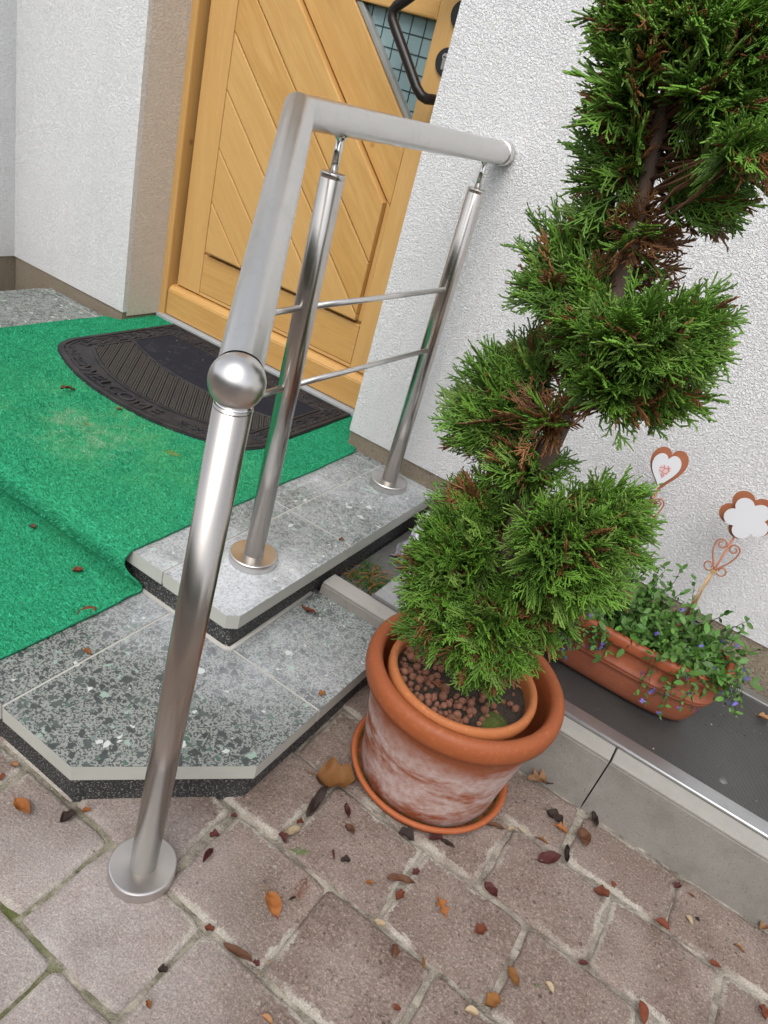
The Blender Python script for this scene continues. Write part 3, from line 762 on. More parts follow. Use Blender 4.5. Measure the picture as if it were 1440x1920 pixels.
# rail with a mitred elbow
RR = .0245; E0 = Vector((-.1652, -.799, 1.086)); B0 = BC; W0 = Vector((-.1652, -.034, 1.086))
d1 = (E0 - B0).normalized(); d2 = (W0 - E0).normalized(); nb = (d1 + d2).normalized()
vs = []; fs = []; n = 56
side = d1.cross(d2).normalized(); u1 = side; v1 = d1.cross(u1); v2 = d2.cross(u1)
rings = [(B0 + d1 * .02, u1, v1, None), (E0, u1, v1, d1), (E0, u1, v2, d2), (W0, u1, v2, None)]
for c, uu, vv2, dd in rings:
    for k_ in range(n):
        a = 2 * math.pi * k_ / n; p = c + (uu * math.cos(a) + vv2 * math.sin(a)) * RR
        if dd is not None:
            t = (E0 - p).dot(nb) / dd.dot(nb); p = p + dd * (t - (.0006 if dd is d1 else -.0006))
        vs.append(p)
for i in range(3):
    for k_ in range(n): fs.append((i * n + k_, i * n + (k_ + 1) % n, (i + 1) * n + (k_ + 1) % n, (i + 1) * n + k_))
fs.append(tuple(range(3 * n, 4 * n)))
rl = mk('top_rail', vs, fs, RAIL, rail, True); 
me = rl.data
bm = bmesh.new(); bm.from_mesh(me); bm.edges.ensure_lookup_table()
for e in bm.edges:
    if len(e.link_faces) == 2 and e.link_faces[0].normal.angle(e.link_faces[1].normal, 0) > R(30): e.smooth = False
bm.to_mesh(me); bm.free()
# end cap against the wall
vs, fs = tube_data([(-.1652, -.0335, 1.086), (-.1652, -.031, 1.086), (-.1652, -.0305, 1.086), (-.1652, -.029, 1.086), (-.1652, -.006, 1.086), (-.1652, -.0045, 1.086)], [.021, .021, .0262, .0274, .0274, .0262], 56)
o = mk('end_cap', vs, fs, RAIL, rail, True); smooth_sides(o)
bm = bmesh.new(); bmesh.ops.create_uvsphere(bm, u_segments=64, v_segments=40, radius=.0302)
bmesh.ops.rotate(bm, verts=bm.verts, cent=(0, 0, 0), matrix=Vector((0, 0, 1)).rotation_difference(-d1).to_matrix()); bmesh.ops.translate(bm, verts=bm.verts, vec=BC)
mkbm('ball_end', bm, BALL, rail, True)
o = tubes('weld_collar', [([T1 - Vector((0, 0, .004)), T1 + Vector((0, 0, .003))], [.0216, .018])], BRIGHT, rail, n=32)
for zr in (.768, .610):
    o = tubes('crossbar', [([(-.163, -.0985, zr), (-.163, -.682, zr + .006)], .0061)], RAIL, rail, n=20)
    o = tubes('crossbar', [([(-.163, -.686, zr + .006), (-.163, -.80, zr + .005), (-.163, -.805, zr + .005), (-.163, -.8075, zr + .005)], [.0061, .0061, .005, .0015])], RAIL, rail, n=20)

# ------------------------------------------------------------------ kerb, light well, dark stone
kerb = thing('concrete_kerb', (.3, -.52, 0), 'pale cracked concrete kerb along the light well beside the pavers', 'kerb')
def kerbpiece(x0, x1, s0, s1):
    pr = [(-.556, -.04), (-.538, .128), (-.533, .1325), (-.489, .1325), (-.489, -.04)]
    bm = bmesh.new(); A = []; B = []
    for y, z in pr:
        f = (.1325 - z)
        A.append(bm.verts.new((x0 + s0 * f, y, z))); B.append(bm.verts.new((x1 + s1 * f, y, z)))
    bm.faces.new(A[::-1]); bm.faces.new(B)
    for i in range(5): bm.faces.new((A[i], B[i], B[(i + 1) % 5], A[(i + 1) % 5]))
    bmesh.ops.recalc_face_normals(bm, faces=bm.faces[:]); bmesh.ops.bevel(bm, geom=[e for e in bm.edges if abs(e.verts[0].co.x - e.verts[1].co.x) > .1], offset=.003, segments=2, affect='EDGES')
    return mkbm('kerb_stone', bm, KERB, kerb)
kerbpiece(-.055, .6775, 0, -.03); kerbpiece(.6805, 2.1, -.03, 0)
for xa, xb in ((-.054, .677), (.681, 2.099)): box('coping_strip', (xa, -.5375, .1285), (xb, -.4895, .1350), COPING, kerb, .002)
stone = box('stone_slab', (-.064, -.4885, -.03), (.075, -.004, .098), DARKSTONE, None, .002, label='dark wet stone slab in the gap between doorstep and light well', cat='slab')
well = thing('light_well_cover', (.7, -.26, .13), 'grey woven metal light well cover with aluminium frame along the wall', 'grate')
x0, x1, y0, y1, zt = .056, 2.1, -.489, -.030, .1446
for a, b in (((x0 + .002, y0, .128), (x1, y0 + .034, zt)), ((x0 + .002, y1 - .03, .128), (x1, y1, zt)), ((x0 + .002, y0 + .0345, .128), (x0 + .046, y1 - .0305, zt))):
    box('frame_bar', a, b, ALU, well, .002)
tubes('frame_edge', [([(x0, y0 - .0005, zt - .004), (x1, y0 - .0005, zt - .004)], .0045)], ALU, well, n=12)
box('woven_mesh', (x0 + .044, y0 + .033, .130), (x1, y1 - .029, zt - .0025), MESHM, well)
box('well_body', (x0 + .05, y0 + .001, -.03), (x1, y1 - .001, .1295), DARKSTONE, well)
k = MT('dull_screw', .6, .6); k.color((.16, .16, .155)); SCREW = k.m
for x in (.30, .885, 1.25):
    lathe('screw', [(.0002, zt + .0008), (.007, zt + .0004), (.010, zt - .0026)], (x, -.41), SCREW, well, n=20)
    lathe('screw', [(.0002, zt + .0008), (.007, zt + .0004), (.010, zt - .0026)], (x + .07, -.13), SCREW, well, n=20)

# ------------------------------------------------------------------ pots
PX, PY = .3807, -.715
tray = lathe('saucer', [(.0002, .004), (.140, .004), (.150, .006), (.158, .020), (.1632, .026), (.1634, .031), (.1605, .034), (.155, .033), (.150, .026), (.144, .013), (.0002, .011)], (PX, PY), TC_TRAY, n=96, wob=.003, label='orange terracotta saucer under the big pot on the brown pavers', cat='saucer')
mring = []
V, F = [], []
for i in range(900):
    a = rng.uniform(0, 2 * math.pi); r_ = rng.uniform(.1455, .1515); x, y = PX + r_ * math.cos(a), PY + r_ * math.sin(a); h_ = rng.uniform(.002, .006)
    o = len(V); w_ = rng.uniform(.001, .0028); an = rng.uniform(0, 3)
    V += [(x - w_ * math.cos(an), y - w_ * math.sin(an), .018), (x + w_ * math.cos(an), y + w_ * math.sin(an), .018), (x + rng.uniform(-.002, .002), y + rng.uniform(-.002, .002), .024 + h_)]
    F.append((o, o + 1, o + 2))
mk('moss', V, F, MOSS, None, kind='stuff', label='thin line of green moss in the saucer groove')
pot = thing('plant_pot', (PX, PY, .012), 'big terracotta pot, chalky white with lime stains, holding a smaller pot', 'plant pot')
lathe('pot_body', [(.0002, .0125), (.138, .0125), (.1415, .018), (.1455, .06), (.154, .12), (.163, .18), (.169, .222), (.1715, .236), (.1725, .2385)], (PX, PY), TC_POT, pot, n=96, wob=.002)
lathe('pot_rim', [(.1727, .2386), (.181, .2400), (.188, .2455), (.1905, .256), (.1905, .268), (.188, .278), (.182, .2855), (.174, .2875), (.166, .284), (.1615, .274), (.160, .25), (.155, .18), (.149, .12), (.0002, .118)], (PX, PY), TC_RIM, pot, n=96, wob=.002)
IX, IY, IZ = .381, -.736, .290
pot2 = thing('plant_pot', (IX, IY, .125), 'smaller orange terracotta pot standing inside the big stained pot', 'plant pot')
lathe('pot_body', [(.0002, .1225), (.092, .1225), (.098, .13), (.112, .2), (.121, .255), (.130, .2575), (.1375, .262), (.1410, .270), (.1412, .280), (.139, .2875), (.134, .291), (.128, .2885), (.1255, .282), (.1245, .265), (.1235, .255)], (IX, IY), TC_IN, pot2, n=96, wob=.002)
# soil with relief
vs = []; fs = []; NR, NA = 14, 48
for i in range(NR + 1):
    for k_ in range(NA):
        r_ = .1242 * i / NR + .0001; a = 2 * math.pi * k_ / NA; x, y = IX + r_ * math.cos(a), IY + r_ * math.sin(a)
        vs.append((x, y, .262 + .008 * (1 - (i / NR) ** 2) + .005 * mnoise.noise(Vector((x * 40, y * 40, 0)))))
for i in range(NR):
    for k_ in range(NA): fs.append((i * NA + k_, i * NA + (k_ + 1) % NA, (i + 1) * NA + (k_ + 1) % NA, (i + 1) * NA + k_))
mk('soil', vs, fs, SOIL, pot2, True)
vs = []; fs = []
for i in range(9):
    for k_ in range(24):
        r_ = .034 * i / 8 + .0001; a = 2 * math.pi * k_ / 24; x, y = IX + .088 + r_ * math.cos(a) * .8, IY - .045 + r_ * math.sin(a)
        vs.append((x, y, .262 + .012 * (1 - (i / 8) ** 2) + .003 * mnoise.noise(Vector((x * 90, y * 90, 0)))))
for i in range(8):
    for k_ in range(24): fs.append((i * 24 + k_, i * 24 + (k_ + 1) % 24, (i + 1) * 24 + (k_ + 1) % 24, (i + 1) * 24 + k_))
mk('moss_cushion', vs, fs, MOSS, pot2, True)
# clay pebbles
pm = []
for q in range(6):
    bm = bmesh.new(); bmesh.ops.create_icosphere(bm, subdivisions=2, radius=1)
    for v in bm.verts: v.co *= 1 + .22 * mnoise.noise(v.co * 1.3 + Vector((q * 7, 0, 0))) + .08 * mnoise.noise(v.co * 4 + Vector((q, 3, 0)))
    me = bpy.data.meshes.new('clay_pebble'); bm.to_mesh(me); bm.free(); me.materials.append(PEB); me.polygons.foreach_set('use_smooth', [True] * len(me.polygons)); pm.append(me)
placed = []; tries = 0
while len(placed) < 175 and tries < 9000:
    tries += 1
    a = rng.uniform(-math.pi, math.pi); r_ = .119 * math.sqrt(rng.uniform(.12, 1)); x, y = IX + r_ * math.cos(a), IY + r_ * math.sin(a)
    dfront = (y - IY) - .12 * (x - IX)
    if x - IX > .055 and rng.uniform() < .93: continue
    if y > IY + .07: continue
    s = float(rng.uniform(.0040, .0085)); lvl = 0
    hit = [p for p in placed if (p[0] - x) ** 2 + (p[1] - y) ** 2 < (.82 * (p[2] + s)) ** 2]
    if hit:
        if len(placed) > 60 and rng.uniform() < .12 and all(p[3] == 0 for p in hit): lvl = 1
        else: continue
    if r_ + s > .121: continue
    placed.append((x, y, s, lvl))
    o = bpy.data.objects.new('clay_pebble', pm[rng.integers(6)])
    rr_ = (r_ / .124); o.location = (x, y, .262 + .008 * (1 - rr_ ** 2) + s * .45 + lvl * s * 1.15); o.scale = (s, s * float(rng.uniform(.85, 1.1)), s * float(rng.uniform(.8, 1))); o.rotation_euler = [float(v) for v in rng.uniform(0, 6, 3)]
    link(o, None, 'reddish brown fired clay pebble covering the soil around the thuja stem', 'pebble', 'clay pebbles on the soil of the inner pot')

# ------------------------------------------------------------------ foliage machinery
def seg_prisms(P0, P1, r0, r1, C0, C1):
    """arrays of tapered 3-sided twigs -> verts, faces, colours"""
    n = len(P0); d = P1 - P0; ln = np.linalg.norm(d, axis=1, keepdims=True) + 1e-9; d = d / ln
    ref = np.where(np.abs(d[:, 2:3]) < .9, np.array([[0, 0, 1.]]), np.array([[1., 0, 0]]))
    u = np.cross(d, ref); u /= np.linalg.norm(u, axis=1, keepdims=True); v = np.cross(d, u)
    vs = np.empty((n, 6, 3)); cs_ = np.empty((n, 6, 3))
    for k_ in range(3):
        a = 2 * math.pi * k_ / 3; e = u * math.cos(a) + v * math.sin(a)
        vs[:, k_] = P0 + e * r0[:, None]; vs[:, 3 + k_] = P1 + e * r1[:, None]
        cs_[:, k_] = C0; cs_[:, 3 + k_] = C1
    b = (np.arange(n) * 6)[:, None]
    f = np.concatenate([b + np.array([[0, 1, 4, 3]]), b + np.array([[1, 2, 5, 4]]), b + np.array([[2, 0, 3, 5]])])
    return vs.reshape(-1, 3), f, cs_.reshape(-1, 3)
def np_mesh(name, V, F, Cc, mat, parent=None, tri=False, **kw):
    me = bpy.data.meshes.new(name); k_ = F.shape[1]
    me.vertices.add(len(V)); me.vertices.foreach_set('co', V.astype(np.float32).ravel())
    me.loops.add(F.size); me.loops.foreach_set('vertex_index', F.astype(np.int32).ravel())
    me.polygons.add(len(F)); me.polygons.foreach_set('loop_start', np.arange(0, F.size, k_, dtype=np.int32)); me.polygons.foreach_set('loop_total', np.full(len(F), k_, np.int32))
    me.polygons.foreach_set('use_smooth', np.ones(len(F), bool))
    at = me.color_attributes.new('Col', 'FLOAT_COLOR', 'POINT'); at.data.foreach_set('color', np.concatenate([Cc, np.ones((len(Cc), 1))], 1).astype(np.float32).ravel())
    me.materials.append(mat); me.update(calc_edges=True)
    o = bpy.data.objects.new(name, me); link(o, parent, **kw)
    if parent is not None: o.location = -wloc(parent)
    return o
def spray_template(seed):
    """flat thuja fan, unit length along +x in the xy plane"""
    g = np.random.default_rng(seed); S_ = []
    def bend(t): return np.array([t, .05 * math.sin(t * 2.5 + seed), -.10 * t * t])
    ts = np.linspace(0, 1, 7)
    for i in range(6): S_.append((bend(ts[i]), bend(ts[i + 1]), .013 - .006 * ts[i], .013 - .006 * ts[i + 1], ts[i], ts[i + 1]))
    nb_ = 8
    for i in range(nb_):
        for sg in ((1,) if i % 2 else (-1,)) if g.uniform() < .55 else (1, -1):
            t = .14 + .8 * i / nb_ + g.uniform(-.03, .03); L_ = (.52 - .36 * t) * g.uniform(.75, 1.2); an = sg * R(g.uniform(30, 50))
            p = bend(t); q = p.copy(); az_ = an; zz = g.uniform(-.12, .10)
            prev = p
            for j in range(3):
                az_ *= .86; q = prev + np.array([math.cos(az_), math.sin(az_), zz]) * L_ / 3
                S_.append((prev, q, .0115 - .002 * j, .0095 - .0022 * j, t + (1 - t) * j / 3, t + (1 - t) * (j + 1) / 3))
                for s2 in (1, -1):
                    if g.uniform() < .62:
                        l2 = L_ * g.uniform(.24, .42) * (1 - .18 * j); a2_ = az_ + s2 * R(g.uniform(26, 44)); z2 = zz + g.uniform(-.12, .12)
                        m0 = prev + (q - prev) * g.uniform(.3, .9); e = m0 + np.array([math.cos(a2_), math.sin(a2_), z2]) * l2
                        S_.append((m0, e, .0095, .0055, .6, 1.0))
                prev = q
    P0 = np.array([s[0] for s in S_]); P1 = np.array([s[1] for s in S_])
    return P0, P1, np.array([s[2] for s in S_]), np.array([s[3] for s in S_]), np.array([s[4] for s in S_]), np.array([s[5] for s in S_])
TEMPL = [spray_template(s) for s in range(8)]
def sprays(bases, dirs, ups, lens, cbase, ctip, thick=1.0):
    Vs, Fs, Cs = [], [], []; off = 0
    tid = rng.integers(0, len(TEMPL), len(bases))
    for t in range(len(TEMPL)):
        ix = np.where(tid == t)[0]
        if not len(ix): continue
        P0, P1, q0, q1, c0, c1 = TEMPL[t]
        d = dirs[ix]; u = ups[ix]; s = np.cross(u, d); s /= np.linalg.norm(s, axis=1, keepdims=True); n_ = np.cross(d, s)
        M = np.stack([d, s, n_], 2) * lens[ix][:, None, None]
        A = np.einsum('nij,kj->nki', M, P0) + bases[ix][:, None]; B = np.einsum('nij,kj->nki', M, P1) + bases[ix][:, None]
        k_ = len(P0); cb = cbase[ix][:, None]; ct = ctip[ix][:, None]
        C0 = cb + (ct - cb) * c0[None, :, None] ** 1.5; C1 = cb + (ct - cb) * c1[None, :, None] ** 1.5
        Ls = lens[ix][:, None] * thick
        v, f, c = seg_prisms(A.reshape(-1, 3), B.reshape(-1, 3), (q0[None] * Ls).ravel(), (q1[None] * Ls).ravel(), C0.reshape(-1, 3), C1.reshape(-1, 3))
        Vs.append(v); Fs.append(f + off); Cs.append(c); off += len(v)
    return np.concatenate(Vs), np.concatenate(Fs), np.concatenate(Cs)
def norm(a): return a / (np.linalg.norm(a, axis=-1, keepdims=True) + 1e-9)

# pile fibres standing on the carpet
def carpet_pile():
    g = np.random.default_rng(5); NJ, NI = CV.shape[0] - 1, NX
    c00, c10, c01, c11 = CV[:-1, :-1], CV[1:, :-1], CV[:-1, 1:], CV[1:, 1:]
    nrm = np.cross(c10 - c00, c01 - c00); ar = np.linalg.norm(nrm, axis=2); nrm = nrm / ar[..., None]
    cnt = 330000; q = g.choice(NJ * NI, cnt, p=(ar / ar.sum()).ravel()); j, i = q // NI, q % NI; a, b = g.uniform(size=(cnt, 1)), g.uniform(size=(cnt, 1))
    P = c00[j, i] * (1 - a) * (1 - b) + c10[j, i] * a * (1 - b) + c01[j, i] * (1 - a) * b + c11[j, i] * a * b
    N = nrm[j, i]; N = N * np.where(N[:, 2:3] + .6 * -N[:, 1:2] < 0, -1, 1)
    T = norm(g.normal(size=(cnt, 3)) + np.array([.5, -.35, 0]) * 1.2); h_ = g.uniform(.0018, .0042, (cnt, 1)); wd = g.uniform(.0007, .0014, (cnt, 1))
    sd_ = norm(np.cross(N, T)); e = P + N * h_ + T * h_ * g.uniform(.2, 1.1, (cnt, 1))
    V = np.stack([P - sd_ * wd, P + sd_ * wd, e], 1).reshape(-1, 3); F = np.arange(cnt * 3).reshape(-1, 3)
    lo, hi = np.array([.028, .28, .14]), np.array([.085, .62, .36]); c = lo + (hi - lo) * g.uniform(0, 1, (cnt, 1)) ** 1.2
    fx = np.exp(-(((P[:, 0] + .72) / .42) ** 2 + ((P[:, 1] + .56) / .20) ** 2)); nz = np.array([mnoise.noise(Vector((p[0] * 9, p[1] * 9, 1))) + .6 * mnoise.noise(Vector((p[0] * 34, p[1] * 34, 4))) for p in P])
    f = np.clip(fx * (.42 + nz * .8), 0, .75)[:, None]; c = c * (1 - f) + np.array([.20, .55, .24]) * f
    wz = np.clip(np.exp(-(((P[:, 0] + .85) / .16) ** 2 + ((P[:, 1] + .60) / .09) ** 2)) * (nz - .10) * 2.4, 0, .7)[:, None]; c = c * (1 - wz) + np.array([.40, .50, .36]) * wz
    c *= (1 + .16 * nz)[:, None]
    np_mesh('pile', V, F, np.repeat(c, 3, 0) * np.tile(np.array([.75, .75, 1.15]), cnt)[:, None], FIBRE, runner, kind='stuff')
carpet_pile()

# ------------------------------------------------------------------ spiral thuja
TX, TY = .371, -.745
tree = thing('thuja_tree', (TX, TY, .265), 'spiral clipped thuja with green scale leaves growing in the inner pot', 'tree')
trunk_pts = [(TX + .012, TY + .004, .255), (TX + .004, TY, .40), (TX - .004, TY, .56), (TX - .006, TY - .002, .70), (TX - .002, TY - .002, .81), (TX + .003, TY, .92), (TX - .002, TY - .002, 1.02), (TX - .014, TY - .003, 1.10), (TX - .028, TY - .006, 1.18), (TX - .042, TY - .01, 1.27), (TX - .055, TY - .012, 1.36), (TX - .06, TY - .012, 1.46)]
tubes('trunk', [(trunk_pts, [.019, .0175, .0165, .016, .0155, .014, .0125, .011, .0095, .008, .0065, .004])], BARK, tree, n=14)
def trunk_at(z):
    zs = [p[2] for p in trunk_pts]
    return np.array([np.interp(z, zs, [p[0] for p in trunk_pts]), np.interp(z, zs, [p[1] for p in trunk_pts]), z])
LOBES = [
    (0.315, -0.806, 0.523, 0.071, 0.100, 1.00, 0.00),
    (0.348, -0.810, 0.434, 0.067, 0.058, 1.00, 0.00),
    (0.414, -0.829, 0.471, 0.072, 0.066, 1.00, 0.00),
    (0.406, -0.831, 0.403, 0.039, 0.037, 0.80, 0.00),
    (0.317, -0.806, 0.410, 0.036, 0.055, 0.70, 0.00),
    (0.463, -0.810, 0.654, 0.092, 0.090, 1.00, 0.00),
    (0.485, -0.786, 0.713, 0.054, 0.042, 1.00, 0.00),
    (0.447, -0.793, 0.534, 0.063, 0.063, 0.90, 0.00),
    (0.302, -0.758, 0.602, 0.063, 0.054, 0.80, 0.00),
    (0.357, -0.697, 0.561, 0.073, 0.073, 0.80, 0.10),
    (0.270, -0.723, 0.764, 0.074, 0.097, 0.85, 0.05),
    (0.291, -0.709, 0.839, 0.049, 0.056, 0.70, 0.05),
    (0.350, -0.749, 0.710, 0.055, 0.050, 0.80, 0.10),
    (0.353, -0.769, 0.799, 0.034, 0.050, 0.50, 0.50),
    (0.438, -0.804, 0.962, 0.077, 0.055, 0.95, 0.00),
    (0.473, -0.778, 0.983, 0.053, 0.041, 0.80, 0.00),
    (0.426, -0.796, 0.892, 0.061, 0.047, 0.90, 0.00),
    (0.469, -0.758, 0.895, 0.058, 0.040, 0.70, 0.00),
    (0.357, -0.748, 0.946, 0.052, 0.046, 0.80, 0.05),
    (0.299, -0.738, 0.977, 0.059, 0.050, 0.60, 0.00),
    (0.269, -0.733, 1.016, 0.041, 0.039, 0.45, 0.00),
    (0.318, -0.724, 1.064, 0.045, 0.040, 0.45, 0.15),
    (0.366, -0.746, 1.073, 0.032, 0.056, 0.55, 0.65),
    (0.319, -0.755, 1.150, 0.042, 0.071, 0.65, 0.05),
    (0.298, -0.779, 1.227, 0.046, 0.067, 0.75, 0.00),
    (0.289, -0.780, 1.291, 0.048, 0.048, 1.00, 0.00),
    (0.341, -0.731, 1.183, 0.037, 0.061, 0.50, 0.50),
    (0.413, -0.738, 1.130, 0.057, 0.037, 0.55, 0.10),
    (0.410, -0.748, 1.182, 0.052, 0.039, 0.55, 0.10),
    (0.455, -0.822, 1.196, 0.032, 0.023, 0.80, 0.00),
    (0.390, -0.772, 1.238, 0.062, 0.052, 0.75, 0.00),
    (0.336, -0.772, 1.291, 0.076, 0.051, 1.00, 0.00),
    (0.404, -0.780, 1.293, 0.049, 0.049, 1.00, 0.00),
    (0.308, -0.757, 1.357, 0.085, 0.042, 0.70, 0.00),
    (0.349, -0.719, 0.882, 0.041, 0.049, 0.60, 0.30),
    (0.360, -0.717, 1.009, 0.034, 0.043, 0.60, 0.40),
    (0.343, -0.750, 0.979, 0.044, 0.037, 0.60, 0.10),
]
brs = []
for (lx, ly, lz, rr_, rz, dens, bf) in LOBES:
    n = int(36000 * dens * (rr_ ** 2 * rz) ** (2 / 3))
    c = np.array([lx, ly, lz]); tk = trunk_at(lz)
    q = norm(rng.normal(size=(n, 3))); rad = rng.uniform(.02, 1, (n, 1)) ** .36
    er = np.array([max(rr_ - .030, rr_ * .45), max(rr_ - .030, rr_ * .45), max(rz - .030, rz * .45)]); pos = c + q * rad * er
    axis = np.array([trunk_at(z) for z in pos[:, 2]])
    outw = pos - axis; outw[:, 2] *= .3
    d = norm(norm(outw) * .9 + q * .8 + np.array([0, 0, .40]) + rng.normal(size=(n, 3)) * .30)
    lens = rng.uniform(.060, .118, n)
    base = pos - d * lens[:, None] * .35
    up = norm(np.cross(d, norm(np.cross(outw, np.array([0, 0, 1.])) + rng.normal(size=(n, 3)) * .8)) + rng.normal(size=(n, 3)) * .25)
    sh = rng.uniform(0, 1, (n, 1)); hue = rng.uniform(0, 1, (n, 1))
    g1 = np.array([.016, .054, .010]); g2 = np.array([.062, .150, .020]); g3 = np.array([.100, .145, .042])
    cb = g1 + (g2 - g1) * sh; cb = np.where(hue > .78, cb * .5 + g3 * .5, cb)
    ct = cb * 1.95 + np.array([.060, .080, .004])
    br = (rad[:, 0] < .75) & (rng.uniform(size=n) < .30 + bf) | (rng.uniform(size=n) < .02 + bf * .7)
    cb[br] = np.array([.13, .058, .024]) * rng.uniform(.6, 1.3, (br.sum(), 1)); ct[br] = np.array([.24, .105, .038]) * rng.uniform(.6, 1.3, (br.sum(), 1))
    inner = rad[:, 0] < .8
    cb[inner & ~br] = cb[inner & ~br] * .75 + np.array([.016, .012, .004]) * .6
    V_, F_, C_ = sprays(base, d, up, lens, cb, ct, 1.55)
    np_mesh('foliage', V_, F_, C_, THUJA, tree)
    for i in rng.choice(n, min(n, 9), replace=False):
        p = pos[i]; z0 = max(.30, p[2] - np.linalg.norm(p[:2] - tk[:2]) * rng.uniform(.3, 1.1)); s0 = trunk_at(z0)
        mid = s0 * .5 + p * .5 + np.array([rng.uniform(-.012, .012), rng.uniform(-.012, .012), rng.uniform(-.02, .012)])
        brs.append(([s0, mid, p], [.0026, .0017, .0008]))
k = MT('reddish_twig', .85); k.color(k.mix(k.noise(50, 3), (.10, .042, .022), (.20, .095, .05))); TWIG = k.m
tubes('branch', brs, TWIG, tree, n=5)
# dry needles on the soil
def loose_spray(x, y, z, ang, ln, cb, ct, name, label, cat, group=None):
    V_, F_, C_ = sprays(np.array([[0, 0, 0.]]), np.array([[math.cos(ang), math.sin(ang), .06]]), np.array([[0, 0, 1.]]), np.array([ln]), np.array([cb]), np.array([ct]))
    o = np_mesh(name, V_, F_, C_, THUJA, None, label=label, cat=cat, group=group); o.location = (x, y, z); return o
loose_spray(IX - .082, IY - .040, .278, 2.4, .05, (.30, .17, .05), (.50, .30, .10), 'dry_sprig', 'straw coloured dry thuja sprig lying on the clay pebbles at the left', 'sprig')
loose_spray(IX - .045, IY - .062, .279, .3, .045, (.20, .07, .03), (.36, .13, .05), 'dry_sprig', 'rust coloured dry thuja sprig on the pebbles below the stem', 'sprig')
loose_spray(IX + .035, IY - .085, .275, 5.2, .04, (.30, .13, .04), (.45, .2, .07), 'dry_sprig', 'small orange dry thuja sprig at the front of the inner pot', 'sprig')

# ------------------------------------------------------------------ trough with lobelia
trough = thing('flower_trough', (.55, -.285, .146), 'long terracotta flower trough with ridged rim standing on the light well cover', 'flower trough')
def sup(a, b, z, e=3.0, cx=.560, cy=-.292, n=80):
    out = []
    for k_ in range(n):
        t = 2 * math.pi * k_ / n; c, s = math.cos(t), math.sin(t)
        out.append((cx + a * math.copysign(abs(c) ** (2 / e), c), cy + b * math.copysign(abs(s) ** (2 / e), s), z))
    return out
def sup_lathe(name, prof, mat):
    vs = []; fs = []; n = 80
    for a, z in prof: vs += sup(a + .010, a - .143, z)
    for i in range(len(prof) - 1):
        for k_ in range(n): fs.append((i * n + k_, i * n + (k_ + 1) % n, (i + 1) * n + (k_ + 1) % n, (i + 1) * n + k_))
    if prof[0][1] < .148: fs.append(tuple(range(n))[::-1])
    return mk(name, vs, fs, mat, trough, True)
sup_lathe('trough_body', [(.186, .146), (.197, .148), (.204, .153), (.212, .168), (.219, .190), (.2245, .212), (.2275, .2245), (.2305, .2265), (.2315, .2295), (.2300, .2320), (.2318, .2340), (.2345, .2365), (.2345, .2400), (.231, .2425), (.2305, .268), (.2312, .2820)], TC_TROUGH_W)
sup_lathe('trough_rim', [(.2313, .2821), (.239, .2830), (.2435, .288), (.2445, .295), (.2435, .306), (.2385, .3115), (.231, .3125), (.225, .309), (.222, .300), (.219, .275)], TC_TROUGH)
vs = sup(.2195, .0765, .282, n=60); fs = [tuple(range(60))]
mk('soil', vs, fs, SOIL, trough)
plant = thing('lobelia_plant', (.56, -.285, .29), 'trailing lobelia with small green leaves and violet blue flowers in the trough', 'plant')
stems = []; LP0 = []; leaves = []; flowers = []
def stem_path(x, y, z, az_, rise, out_, droop, n=9):
    p = np.array([x, y, z]); pts = [p.copy()]; v = np.array([math.cos(az_) * out_, math.sin(az_) * out_, rise])
    for i in range(n):
        v = v + np.array([rng.normal() * .12, rng.normal() * .12, -droop / n * 1.6]); pts.append(pts[-1] + v * .016)
    return pts
def add_stem(pts, leaf_p, fl_p, size=.016, hue=0.0):
    stems.append((pts, [.0011 - .0006 * i / len(pts) for i in range(len(pts))]))
    for i in range(1, len(pts)):
        t = norm(pts[i] - pts[i - 1])
        for q in range(2):
            if rng.uniform() < leaf_p: leaves.append((pts[i], norm(t * .5 + rng.normal(size=3) * .75 + np.array([0, 0, .25])), size * rng.uniform(.6, 1.25), hue))
        if i > len(pts) * .5 and rng.uniform() < fl_p: flowers.append((pts[i] + rng.normal(size=3) * .004, norm(rng.normal(size=3) + np.array([0, -.6, .1]))))
for i in range(330):            # dense mound inside
    x = rng.uniform(.352, .785); y = rng.uniform(-.368, -.222)
    az_ = rng.uniform(0, 6.28)
    add_stem(stem_path(x, y, .285, az_, rng.uniform(.7, 1.35), rng.uniform(.2, .7), rng.uniform(.3, 1.2), int(rng.integers(4, 8))), .9, .02 + .10 * (x > .66), .023, rng.uniform())
for i in range(22):            # tall shoots at the back
    x = rng.choice([.55, .57, .60, .72, .70, .78]) + rng.normal() * .02; add_stem(stem_path(x, -.225, .28, rng.uniform(0, 6.28), 1.3, .2, .5, int(rng.integers(7, 11))), .8, .0, .017, .2)
def trail(x, n, ln, spread):
    for i in range(n):
        xx = x + rng.normal() * spread * .4; pts = [np.array([xx, -.355, .275]), np.array([xx + rng.normal() * .006, -.378, .310]), np.array([xx + rng.normal() * .008, -.398, .304])]
        L_ = ln * rng.uniform(.6, 1.1); dxx = rng.normal() * spread * .35; m_ = max(3, int(L_ / .014))
        for q in range(m_):
            p = pts[-1] + np.array([dxx / m_ + rng.normal() * .004, rng.normal() * .003, -L_ / m_]); p[1] = min(max(p[1], -.415), -.394); p[2] = max(p[2], .155); pts.append(p)
        add_stem(pts, .65, .38, .014, .4)
trail(.470, 17, .10, .055); trail(.53, 8, .05, .03); trail(.655, 2, .10, .02); trail(.715, 3, .12, .02); trail(.760, 3, .08, .02)
